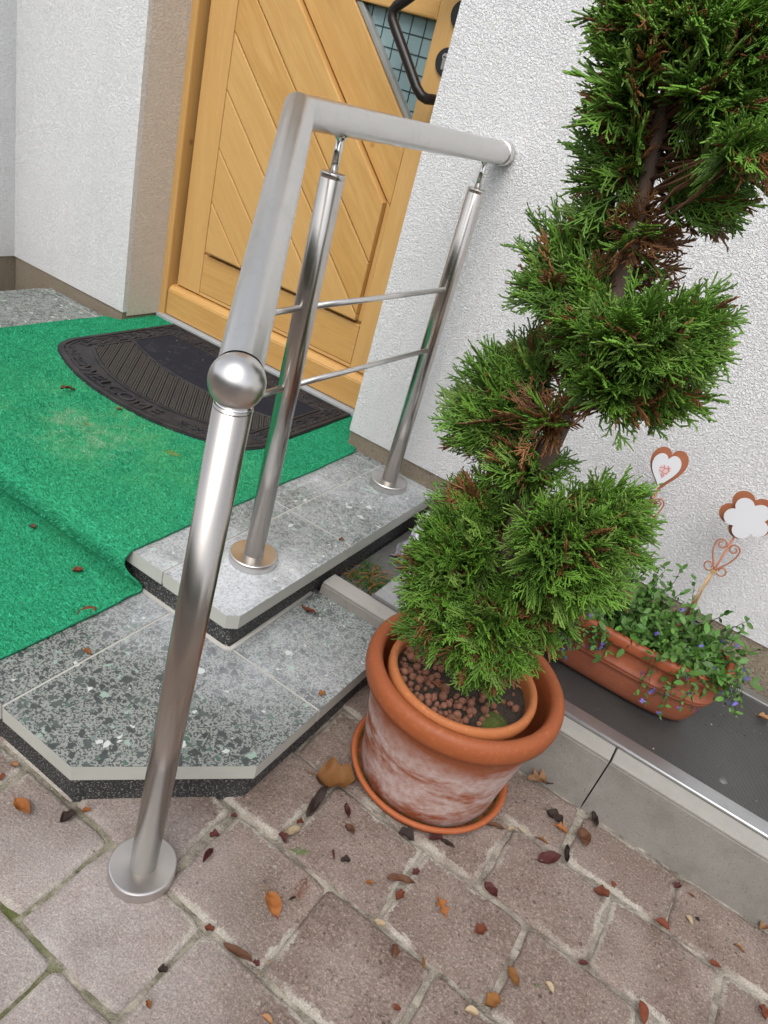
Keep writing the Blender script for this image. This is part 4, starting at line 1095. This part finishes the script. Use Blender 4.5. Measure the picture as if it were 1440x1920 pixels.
for i in range(15):            # right end hanging over
    az_ = R(5) + rng.normal() * .5
    add_stem(stem_path(.775 + rng.normal() * .012, rng.uniform(-.345, -.235), .29, az_, rng.uniform(.8, 1.3), .55, rng.uniform(1.2, 2.0), int(rng.integers(5, 8))), .75, .26, .015, .6)
tubes('stem', stems, (lambda k: (k.color((.045, .07, .02)), k.m)[1])(MT('herb_stem', .6)), plant, n=4)
V, F, Cc = [], [], []
for p, d, s, hue in leaves:
    up = norm(rng.normal(size=3) * .5 + np.array([0, -.2, 1])); sd_ = np.cross(up, d); sd_ /= (np.linalg.norm(sd_) + 1e-9); nn = np.cross(d, sd_)
    o = len(V); wd = s * .24; cu = rng.uniform(-.12, .3)
    V += [p, p + d * s * .35 + sd_ * wd + nn * s * .08, p + d * s * .7 + sd_ * wd * .85 - nn * s * cu * .4, p + d * s - nn * s * cu, p + d * s * .7 - sd_ * wd * .85 - nn * s * cu * .4, p + d * s * .35 - sd_ * wd + nn * s * .08, p + d * s * .35, p + d * s * .7 - nn * s * cu * .5]
    F += [(o, o + 1, o + 6), (o, o + 6, o + 5), (o + 1, o + 2, o + 7), (o + 1, o + 7, o + 6), (o + 6, o + 7, o + 4), (o + 6, o + 4, o + 5), (o + 2, o + 3, o + 7), (o + 7, o + 3, o + 4)]
    g_ = np.array([.055, .145, .022]) * rng.uniform(.6, 1.5) + np.array([.03, .045, .008]) * (rng.uniform() ** 2) + np.array([.012, .0, .008]) * hue
    Cc += [g_] * 8
np_mesh('foliage', np.array(V), np.array(F), np.array(Cc), HERB, plant)
V, F, Cc = [], [], []
for p, d in flowers:
    ref = norm(np.cross(d, np.array([.3, .2, 1.]))); r2_ = np.cross(d, ref)
    o = len(V); tl = .009; col = np.array([.10, .085, .42]) * rng.uniform(.6, 1.5) + np.array([.05, .04, .03])
    pale = np.array([.42, .40, .62])
    V += [p + ref * .0012, p + r2_ * .0012, p - ref * .0012, p + d * tl]; F += [(o, o + 1, o + 3), (o + 1, o + 2, o + 3), (o + 2, o, o + 3)]; Cc += [col * .5] * 4
    c_ = p + d * tl
    for q in range(5):
        a = (q - 2) * .62 + rng.normal() * .1 + (3.1 if q in (0, 4) else 0); e = ref * math.cos(a) + r2_ * math.sin(a); f_ = np.cross(d, e); L_ = .0085 if q in (1, 2, 3) else .0055
        o = len(V); V += [c_, c_ + e * L_ * .6 + f_ * L_ * .36 + d * .001, c_ + e * L_ + d * -.001, c_ + e * L_ * .6 - f_ * L_ * .36 + d * .001]; F += [(o, o + 1, o + 2), (o, o + 2, o + 3)]
        Cc += [col * .7 + pale * .3, col, col * 1.1, col]
np_mesh('flower', np.array(V), np.array(F), np.array(Cc), HERB, plant, kind='stuff')

# ------------------------------------------------------------------ garden stakes
def frame_basis(o, up, nrm):
    up = Vector(up).normalized(); nr = Vector(nrm).normalized(); rt = up.cross(nr).normalized(); nr = rt.cross(up)
    return lambda a, b, c=0: Vector(o) + rt * a + up * b + nr * c
def plate(name, T, poly, z0, z1, mat, parent):
    A = [T(p[0], p[1], z1) for p in poly]; B = [T(p[0], p[1], z0) for p in poly]; n = len(poly)
    return mk(name, A + B, [tuple(range(n)), tuple(range(n, 2 * n))[::-1]] + [(i, i + n, (i + 1) % n + n, (i + 1) % n) for i in range(n)], mat, parent)
def heart(s, n=40):
    o = []
    for k_ in range(n):
        t = 2 * math.pi * k_ / n; x = 16 * math.sin(t) ** 3; y = 13.5 * math.cos(t) - 4.2 * math.cos(2 * t) - 1.6 * math.cos(3 * t) - .6 * math.cos(4 * t)
        o.append((x / 17 * s * .80, (y + 3) / 15 * s * 1.05))
    return o[::-1]
def curl(T, pts): return [T(*p) for p in pts]
def scrolls(T, y0, hgt, wid):
    out = []
    for sg in (-1, 1):
        big = [(sg * .002, y0)]
        for t in np.linspace(0, 1, 10)[1:]: big.append((sg * wid * math.sin(t * 1.65), y0 + hgt * .82 * t))
        cx, cy = sg * wid * .52, y0 + hgt * .80
        for t in np.linspace(0, 1, 16): 
            a = R(10) + t * R(430); r_ = wid * .47 * (1 - .62 * t); big.append((cx + sg * r_ * math.cos(a), cy + r_ * math.sin(a)))
        out.append((curl(T, [(p[0], p[1], .001 * sg) for p in big]), .0017))
        sm = [(sg * .002, y0 - .004)]
        for t in np.linspace(0, 1, 14):
            a = R(-90) + t * R(300); r_ = .011 * (1 - .45 * t); sm.append((sg * .0145 + sg * r_ * math.cos(a), y0 - .001 + r_ * math.sin(a) + .006))
        out.append((curl(T, [(p[0], p[1], 0) for p in sm]), .0016))
    return out
# flower stake
fl = thing('garden_stake', (.680, -.16, .29), 'rusty metal garden stake with a white five petal flower beside the wall', 'garden ornament', 'metal garden stakes in the trough')
T = frame_basis((.6835, -.13, .573), (.015, .02, 1), (-.05, -1, .15))
def petals(rp, rc, rot): 
    out = []
    for k_ in range(120):
        a = 2 * math.pi * k_ / 120; c5 = (a - rot) % (2 * math.pi / 5) - math.pi / 5
        d0 = rc; b = d0 * math.cos(c5); disc_ = rp * rp - (d0 * math.sin(c5)) ** 2
        r_ = b + math.sqrt(max(disc_, 0)); out.append((r_ * math.cos(a), r_ * math.sin(a)))
    return out
plate('back_plate', T, petals(.0228, .0335, R(20)), -.0045, -.003, RUST, fl)
T2 = frame_basis((.6835 + .004, -.139, .571), (.015, .02, 1), (-.05, -1, .15))
plate('front_plate', T2, petals(.0188, .0285, R(20)), -.002, .0, WHITE, fl)
bt = Vector((.6795, -.185, .285)); tp = T(0, -.02, -.006)
tubes('rod', [([bt, tp], .0024)], RUST, fl, n=10)
T3 = frame_basis((.6815, -.152, .432), tuple((tp - bt).normalized()), (-.05, -1, .1))
tubes('scroll', scrolls(T3, .004, .075, .026), RUST, fl, n=8)
raf = []
for i in range(7): raf.append(([T3(rng.uniform(-.004, .004), .003, .003), T3(rng.uniform(-.006, .006), -.05, .004), T3(rng.uniform(-.02, .016), -.125, rng.uniform(-.006, .006))], .0009))
for i in range(3): raf.append(([T3(.007 * math.cos(a), -.001 + .0025 * i, .006 * math.sin(a)) for a in np.linspace(0, 6.3, 12)], .0012))
tubes('raffia_tie', raf, RAFFIA, fl, n=5)
# heart stake
hs_ = thing('garden_stake', (.46, -.16, .29), 'rusty metal garden stake with a white heart on a copper heart, by the wall', 'garden ornament', 'metal garden stakes in the trough')
T = frame_basis((.4935, -.130, .588), (-.10, .05, 1), (.35, -1, .12))
plate('back_plate', T, heart(.054), -.0045, -.003, RUST, hs_)
T2 = frame_basis((.4905, -.138, .588), (-.10, .05, 1), (.35, -1, .12))
plate('front_plate', T2, heart(.041), -.002, .0, WHITE, hs_)
plate('printed_heart', T2, [(p[0], p[1] + .0) for p in heart(.0165)], .0001, .0006, PINK, hs_)
bt = Vector((.510, -.18, .285)); tp = T(0, -.035, -.006)
tubes('rod', [([bt, tp], .0024)], RUST, hs_, n=10)
T3 = frame_basis(bt + (tp - bt) * .62, tuple((tp - bt).normalized()), (.35, -1, .1))
tubes('scroll', scrolls(T3, .004, .075, .026), RUST, hs_, n=8)

# ------------------------------------------------------------------ crumpled film beside the step
def crumple(name, c, r, seed, mat, label, cat, sub=4, amp=.45):
    bm = bmesh.new(); bmesh.ops.create_icosphere(bm, subdivisions=sub, radius=1)
    for v in bm.verts:
        q = v.co.copy(); f = 1 + amp * mnoise.noise(q * 1.6 + Vector((seed, 0, 0))) + amp * .6 * abs(mnoise.noise(q * 3.7 + Vector((0, seed, 0)))) + .1 * mnoise.noise(q * 9)
        v.co = Vector((q.x * r[0] * f, q.y * r[1] * f, q.z * r[2] * f))
    zmin = min(v.co.z for v in bm.verts)
    for v in bm.verts: v.co += Vector(c); v.co.z -= zmin
    return mkbm(name, bm, mat, None, True, label=label, cat=cat)
crumple('plastic_bag', (.012, -.135, .0985), (.040, .062, .046), 3, FILM, 'white crumpled plastic bag lying in the gap between doorstep and tree', 'bag')
# grey film strip
vs = []; fs = []; NA, NB = 14, 8
for i in range(NA + 1):
    for j in range(NB + 1):
        s, t = i / NA, j / NB
        x = -.035 + .050 * s + .010 * math.sin(t * 5 + s * 3); y = -.262 + .085 * t + .012 * math.sin(s * 6)
        z = .1005 + .050 * math.sin(s * 2.3) ** 2 * (.4 + .6 * t) + .012 * mnoise.noise(Vector((s * 5, t * 5, 3)))
        vs.append((x, y, max(z, .0995))); 
n_ = len(vs); vs += [(v[0], v[1], v[2] - .0008) for v in vs]
for i in range(NA):
    for j in range(NB):
        a = i * (NB + 1) + j; fs.append((a, a + 1, a + NB + 2, a + NB + 1)); fs.append((a + n_, a + NB + 1 + n_, a + NB + 2 + n_, a + 1 + n_))
mk('plastic_film', vs, fs, GFILM, None, True, label='torn piece of grey plastic film beside the white bag', cat='plastic film')
# grass tuft on the dark stone
P0, P1 = [], []; stc = []
for i in range(170):
    x = rng.uniform(-.052, .035); y = -.405 + rng.normal() * .035; y = min(max(y, -.482), -.33)
    a = rng.uniform(0, 6.28); L_ = rng.uniform(.015, .042); p = np.array([x, y, .0985]); m_ = p + np.array([math.cos(a) * L_ * .4, math.sin(a) * L_ * .4, L_ * .45]); e = p + np.array([math.cos(a) * L_ * 1.0, math.sin(a) * L_, L_ * .5])
    if e[0] < -.06: e[0] = -.06
    dry = rng.uniform() < .24; c_ = np.array([.28, .11, .035]) if dry else np.array([.035, .085, .012]) * rng.uniform(.7, 1.8)
    P0 += [p, m_]; P1 += [m_, e]; stc += [c_, c_]
P0, P1, stc = np.array(P0), np.array(P1), np.array(stc); n_ = len(P0)
v, f, c_ = seg_prisms(P0, P1, np.full(n_, .0013), np.full(n_, .0008), stc, stc * 1.2)
np_mesh('weed_tuft', v, f, c_, HERB, None, kind='stuff', label='green weeds and dry needles on the dark stone beside the doorstep', cat='weeds')

# ------------------------------------------------------------------ fallen leaves
def leaf_mesh(kind, seed):
    g = np.random.default_rng(seed); n, mm = 14, 6; vs = []; fs = []
    for i in range(n + 1):
        t = i / n
        if kind == 'oval': w_ = .28 * math.sin(math.pi * t ** .85) ** .8
        elif kind == 'long': w_ = .13 * math.sin(math.pi * t ** .9) ** .7
        elif kind == 'lobed': w_ = (.30 * math.sin(math.pi * t ** .8) ** .7) * (.62 + .42 * math.cos(t * 19))
        elif kind == 'maple': w_ = (.44 * math.sin(math.pi * t ** .8) ** .75) * (.84 + .16 * math.sin(t * 13 + seed))
        else: w_ = .34 * math.sin(math.pi * t) ** .5 * (1 + .25 * math.sin(t * 11 + seed))
        for j in range(mm + 1):
            s = -1 + 2 * j / mm
            cur = {'oval': .26, 'long': .3, 'lobed': .2, 'maple': .34, 'scrap': .42}[kind]
            z = cur * (abs(s) ** 1.7) * w_ * 2.2 + .12 * math.sin(t * 3.2 + seed) + (.17 if kind == 'maple' else .13) * mnoise.noise(Vector((t * 3.5 + seed, s * 2, seed))) + .02 * math.cos(j * math.pi)
            yy = s * w_ * (1 - .25 * cur)
            vs.append((t - .5, yy, z))
    zm = min(v[2] for v in vs); vs = [(x, y, z - zm) for x, y, z in vs]
    for i in range(n):
        for j in range(mm): a = i * (mm + 1) + j; fs.append((a, a + 1, a + mm + 2, a + mm + 1))
    if kind in ('oval', 'maple', 'lobed'):
        o = len(vs); zc = vs[mm // 2][2]
        for q in range(4):
            x = -.5 - .28 * q / 3
            vs += [(x, -.012 + .04 * q / 3, zc + .02), (x, .012 + .04 * q / 3, zc + .02), (x, .04 * q / 3, zc)]
        for q in range(3):
            for e in range(3): fs.append((o + q * 3 + e, o + q * 3 + (e + 1) % 3, o + q * 3 + 3 + (e + 1) % 3, o + q * 3 + 3 + e))
    me = bpy.data.meshes.new('fallen_leaf'); me.from_pydata(vs, [], fs); me.materials.append(LEAF); me.polygons.foreach_set('use_smooth', [True] * len(me.polygons)); return me
LM = {k_: [leaf_mesh(k_, s * 3 + 1) for s in range(4)] for k_ in ('oval', 'long', 'lobed', 'maple', 'scrap')}
RUSTC, ORG, BRN, DRK, RED, TAN, OCH, PALE = (.19, .045, .018), (.34, .115, .024), (.14, .060, .030), (.035, .020, .016), (.10, .022, .022), (.40, .21, .10), (.27, .115, .030), (.50, .38, .24)
LEAVES = [
(-0.092,-1.288,0.000,0.039,-0.10,'oval',ORG,'curled orange brown leaf on the paver left of the first post'),
(-0.027,-1.252,0.000,0.027,1.43,'scrap',DRK,'dark brown shrivelled leaf below the cut off step corner'),
(-0.017,-1.223,0.000,0.014,0.76,'scrap',ORG,'small orange leaf scrap at the foot of the step riser'),
(-0.171,-1.247,0.000,0.015,0.36,'scrap',TAN,'tan leaf scrap at the step riser by the left picture edge'),
(-0.165,-1.275,0.000,0.014,1.73,'scrap',RUSTC,'rust red leaf scrap at the left picture edge'),
(0.173,-1.113,0.000,0.017,1.04,'scrap',RED,'brown red leaf bit just right of the front post foot'),
(0.190,-1.149,0.000,0.039,1.85,'long',RED,'dark red twisted leaf beside the front post foot'),
(0.326,-1.143,0.000,0.040,-0.44,'oval',ORG,'bright orange brown leaf with stalk in the middle of a paver'),
(0.342,-1.110,0.000,0.016,1.24,'long',DRK,'narrow dark leaf bit right of the bright orange leaf'),
(0.275,-1.232,0.000,0.015,0.37,'scrap',RUSTC,'rust orange scrap on the joint below the front post foot'),
(0.334,-1.233,0.000,0.050,0.12,'long',BRN,'long dull brown leaf in the paver joint'),
(0.364,-1.224,0.000,0.011,0.20,'scrap',RED,'small red leaf at the end of the long brown leaf'),
(0.286,-1.363,0.000,0.011,-0.39,'scrap',ORG,'orange scrap on the pale paver at the bottom'),
(0.426,-1.272,0.000,0.018,0.21,'oval',TAN,'tan leaf half cut by the bottom picture edge'),
(0.261,-0.876,0.000,0.075,0.46,'maple',OCH,'large crumpled golden brown leaf left of the big pot'),
(0.265,-0.941,0.000,0.072,1.65,'long',DRK,'long blackish leaf stalk below the large golden leaf'),
(0.265,-0.991,0.000,0.015,1.12,'scrap',RUSTC,'rust orange scrap at the tip of the blackish stalk'),
(0.267,-1.016,0.000,0.030,1.12,'oval',PALE,'pale yellow leaf in the joint left of the pot saucer'),
(0.262,-1.039,0.000,0.019,-0.02,'scrap',RED,'dark red scrap under the pale yellow leaf'),
(0.317,-0.915,0.000,0.038,-0.88,'long',RED,'dark crimson leaf on the paver left of the saucer'),
(0.342,-0.941,0.000,0.026,-0.45,'oval',BRN,'brown and green tinged leaf under the crimson leaf'),
(0.348,-1.001,0.000,0.017,-0.78,'long',RED,'thin dark red bit on the paver left of the pot'),
(0.370,-0.994,0.000,0.020,0.91,'scrap',DRK,'dark brown bit below the crimson leaf'),
(0.426,-1.000,0.000,0.014,0.55,'oval',ORG,'small bright orange leaf on the paver under the pot'),
(0.170,-1.061,0.000,0.011,0.76,'scrap',RED,'dark red scrap at the step riser corner'),
(0.267,-1.319,0.000,0.015,0.37,'scrap',DRK,'dark scrap in the joint of the pale paver'),
(0.574,-0.566,0.000,0.060,0.91,'lobed',TAN,'tan orange oak shaped leaf right of the pot by the kerb'),
(0.597,-0.553,0.000,0.020,0.35,'scrap',BRN,'brown scrap at the tip of the oak shaped leaf'),
(0.639,-0.626,0.000,0.038,-0.29,'maple',DRK,'dark brown curled leaf on the paver by the kerb'),
(0.661,-0.643,0.000,0.031,0.35,'lobed',ORG,'orange tan leaf touching the dark brown curled leaf'),
(0.707,-0.569,0.000,0.045,-1.19,'long',DRK,'blackish rolled leaf below the kerb crack'),
(0.704,-0.627,0.000,0.043,-1.09,'oval',BRN,'brown folded leaf in the joint under the kerb crack'),
(0.689,-0.694,0.000,0.050,-1.31,'long',DRK,'nearly black leaf standing in the paver joint'),
(0.664,-0.724,0.000,0.045,0.82,'oval',RED,'dark red oval leaf left of the nearly black leaf'),
(0.770,-0.723,0.000,0.026,0.12,'scrap',RUSTC,'red brown square leaf at the joint crossing'),
(0.784,-0.685,0.000,0.011,-0.69,'scrap',RUSTC,'small rust bit above the red brown square leaf'),
(0.892,-0.595,0.000,0.018,0.99,'scrap',RED,'small red bit in the upright joint at the right'),
(0.920,-0.592,0.000,0.014,-0.19,'long',RUSTC,'thin rust leaf right of the upright joint'),
(0.927,-0.650,0.000,0.016,-0.47,'oval',PALE,'pale cream leaf on the right hand paver'),
(0.939,-0.636,0.000,0.010,-0.77,'scrap',DRK,'dark speck beside the pale cream leaf'),
(0.886,-0.697,0.000,0.026,0.12,'oval',RUSTC,'rust red leaf lying in the long joint at the right'),
(1.018,-0.640,0.000,0.019,-0.03,'long',OCH,'ochre narrow leaf near the right picture edge'),
(0.984,-0.704,0.000,0.019,-0.01,'oval',RUSTC,'rust leaf in the long joint near the right edge'),
(1.070,-0.735,0.000,0.019,-0.78,'scrap',RUSTC,'rust orange leaf in the bottom right corner'),
(1.054,-0.556,0.000,0.021,1.05,'scrap',TAN,'tan scrap at the kerb foot by the right edge'),
(0.891,-0.881,0.000,0.032,-1.01,'oval',RUSTC,'curled chestnut leaf at the bottom picture edge'),
(0.784,-0.870,0.000,0.017,0.54,'oval',RED,'small red leaf at the joint crossing below the middle'),
(0.750,-0.948,0.000,0.018,-0.30,'oval',PALE,'pale tan oval leaf on the lower paver'),
(0.694,-0.974,0.000,0.032,-0.75,'oval',OCH,'ochre leaf lying across a joint at the bottom'),
(0.681,-1.032,0.000,0.028,0.97,'maple',OCH,'curled ochre leaf left of the pale tan leaf at the bottom'),
(0.663,-1.067,0.000,0.025,0.53,'oval',PALE,'pale tan leaf at the bottom next to the curled ochre leaf'),
(0.566,-1.137,0.000,0.014,0.10,'oval',RUSTC,'small rust leaf on the lowest middle paver'),
(0.520,-1.070,0.000,0.020,-1.02,'scrap',BRN,'brown shrivelled leaf on the middle paver'),
(0.567,-1.055,0.000,0.018,-0.86,'long',OCH,'narrow ochre leaf in the short joint at the bottom'),
(0.547,-0.952,0.000,0.033,-0.49,'lobed',ORG,'orange two lobed leaf below the big pot'),
(0.617,-0.942,0.000,0.021,1.01,'scrap',RUSTC,'rust leaf bit right of the orange two lobed leaf'),
(0.601,-0.864,0.000,0.032,-0.55,'oval',RED,'dark purple red leaf in the joint below the saucer'),
(0.465,-0.962,0.000,0.050,0.64,'long',BRN,'long brown leaf just below the pot saucer at the left'),
(0.478,-0.926,0.000,0.014,1.21,'scrap',RED,'small dark red bit in the joint under the saucer'),
(0.478,-0.984,0.000,0.019,1.49,'scrap',RUSTC,'rust bit at the joint under the long brown leaf'),
(0.477,-1.047,0.000,0.019,0.27,'oval',PALE,'pale leaf tucked in the joint left of the orange lobed leaf'),
(0.429,-0.879,0.000,0.033,0.36,'scrap',DRK,'dark wet leaf poking out under the saucer at the left'),
(0.495,-0.837,0.000,0.032,-0.09,'long',DRK,'dark wet leaf under the front of the saucer'),
(0.474,-0.846,0.000,0.024,0.56,'scrap',RED,'dark red wet leaf under the front of the saucer'),
(0.553,-0.736,0.000,0.040,0.66,'long',BRN,'long brown leaf right of the saucer'),
(0.579,-0.718,0.000,0.014,0.75,'scrap',PALE,'pale chip right of the saucer'),
(0.597,-0.704,0.000,0.013,0.24,'oval',PALE,'small cream leaf right of the saucer'),
(0.640,-0.696,0.000,0.024,0.35,'long',OCH,'thin yellow leaf on the crack of the paver by the kerb'),
(-0.319,-0.988,0.103,0.041,1.54,'oval',RUSTC,'red brown curled leaf at the carpet edge on the lower step'),
(-0.230,-1.057,0.103,0.017,0.35,'oval',ORG,'orange leaf on the tile joint of the lower step'),
(-0.026,-0.624,0.103,0.041,-0.16,'long',RUSTC,'red brown leaf on the lower step behind the railing post'),
(-0.430,-0.922,0.112,0.020,0.61,'scrap',RUSTC,'rust brown leaf with a straw stalk on the lower carpet'),
(-0.616,-0.896,0.112,0.019,-0.07,'scrap',BRN,'small tan brown bit on the lower carpet'),
(-0.998,-0.513,0.206,0.039,1.35,'long',RUSTC,'narrow brown leaf on the carpet in front of the doormat'),
(-0.848,-0.462,0.206,0.016,1.12,'scrap',OCH,'tiny yellow brown bit on the carpet near the doormat'),
(-0.082,-0.448,0.198,0.014,0.94,'scrap',BRN,'tiny brown bit at the edge of the doorstep'),
(0.936,-0.131,0.145,0.029,0.15,'maple',TAN,'tan orange leaf on the light well cover at the right edge'),
(0.149,-0.807,0.103,0.015,0.82,'scrap',OCH,'small orange bit on the lower step by the big pot'),
]
for (x, y, z, ln, an, kd, col, lab) in LEAVES:
    o = bpy.data.objects.new('fallen_leaf', LM[kd][int(rng.integers(4))]); v = rng.uniform(.8, 1.2)
    o.location = (x, y, z + .0012); o.rotation_euler = (float(rng.normal() * .06), float(rng.normal() * .06), an); ln *= 1.0 if kd == 'maple' or sum(col) < .08 else 1.08; o.scale = (ln, ln * float(rng.uniform(.9, 1.25)), ln * float(rng.uniform(.7, 1.3)))
    o.color = (*[min(1, c * v) for c in col], 1)
    link(o, None, lab, 'leaf', 'fallen leaves around the steps')
GC, GT = (.06, .13, .02), (.13, .24, .04)
for x, y, z, an, ln, cb, ct, lab in (
    (.281, -1.044, .001, .6, .035, GC, GT, 'fresh green thuja sprig in the joint left of the saucer'),
    (.340, -1.060, .002, 4.9, .045, (.16, .05, .025), (.28, .10, .05), 'rusty dry thuja sprig on the paver above the bright orange leaf'),
    (.723, -.966, .001, 1.0, .028, GC, GT, 'small green thuja sprig on the lower paver beside the pale tan leaf'),
    (-.619, -.522, .208, .4, .05, (.12, .19, .03), (.26, .36, .08), 'yellow green thuja sprig on the upper carpet below the doormat'),
    (-.837, -.595, .208, .2, .028, (.10, .14, .03), (.2, .25, .07), 'short green thuja sprig on the carpet left of the doormat lettering')):
    loose_spray(x, y, z, an, ln, cb, ct, 'thuja_sprig', lab, 'sprig', 'thuja sprigs fallen on the ground')

# ------------------------------------------------------------------ fine litter
def litter(name, pts, smin, smax, cols, mat, label, cat):
    V, F, Cc = [], [], []
    for x, y, z in pts:
        r_ = rng.uniform(smin, smax); o = len(V); a0 = rng.uniform(0, 6.28); el_ = rng.uniform(.35, 1); c_ = np.array(cols[int(rng.integers(len(cols)))]) * rng.uniform(.7, 1.2); h_ = r_ * rng.uniform(.25, .6)
        for q in range(5):
            a = a0 + q * 1.2566; dx_, dy_ = r_ * math.cos(a) * rng.uniform(.7, 1.2), r_ * el_ * math.sin(a) * rng.uniform(.7, 1.2)
            V.append((x + dx_, y + dy_, z))
        V.append((x, y, z + h_)); F += [(o + q, o + (q + 1) % 5, o + 5) for q in range(5)]; Cc += [c_] * 6
    np_mesh(name, np.array(V), np.array(F), np.array(Cc), HERB, None, kind='stuff', label=label)
U_ = rng.uniform
litter('soil_crumbs', [(U_(.60, 1.0), U_(-.45, -.06), .1424) for _ in range(26)] + [(.85 + rng.normal() * .035, -.20 + rng.normal() * .05, .1424) for _ in range(34)] + [(.60 + rng.normal() * .12, -.42 + rng.normal() * .012, .1424) for _ in range(14)], .0009, .0030, [(.03, .022, .015), (.05, .035, .02), (.45, .43, .38)], None, 'dark soil crumbs scattered on the light well mesh', 'crumbs')
litter('plant_litter', [(U_(-1.4, -.4), U_(-.8, -.42), ZU + .0075) for _ in range(26)] + [(U_(-1.2, -.36), U_(-1.15, -.93), ZL + .0085) for _ in range(16)] + [(U_(-1.3, -.5), U_(.10, .178), ZM + .0055) for _ in range(18)] + [(U_(-1.2, -.6), U_(-.06, .08), ZM + .0064) for _ in range(22)], .0010, .0028, [(.40, .30, .14), (.16, .08, .04), (.45, .42, .34), (.20, .22, .06)], None, 'tiny straw bits on the green carpet and mat', 'litter')
litter('gravel_bits', [(U_(-.15, 1.25), U_(-1.75, -.58), .0004) for _ in range(150)], .0010, .0030, [(.32, .28, .24), (.10, .07, .055), (.38, .22, .12), (.05, .04, .035)], None, 'small grit and bits on the brown pavers', 'grit')

# ------------------------------------------------------------------ dark leafy screen added unseen behind the camera to darken the steel's reflections
bm = bmesh.new(); bmesh.ops.create_grid(bm, x_segments=90, y_segments=26, size=1)
for v in bm.verts:
    u_, t_ = v.co.x, (v.co.y + 1) / 2; a = math.pi * (.02 + .96 * t_)
    x = u_ * 9; y = -6.2 + .7 * math.cos(a); z = 2.3 * math.sin(a) ** .55 - .06
    d_ = .16 * mnoise.noise(Vector((x * 1.1, y * 2, z * 1.3))) + .12 * mnoise.noise(Vector((x * 4.5, y * 5, z * 4.5)))
    v.co = Vector((x, y - d_ * math.cos(a) * -1, z + d_ * math.sin(a)))
k = MT('added_hedge_leaf', .7); k.color(k.mix(k.noise(9, 5, .75), (.012, .028, .008), (.06, .10, .028))).bump(k.noise(14, 5, .75), 1, .1)
mkbm('added_hedge', bm, k.m, None, True, label='dark green leafy screen added out of view, mirrored in the steel', cat='added_hedge')
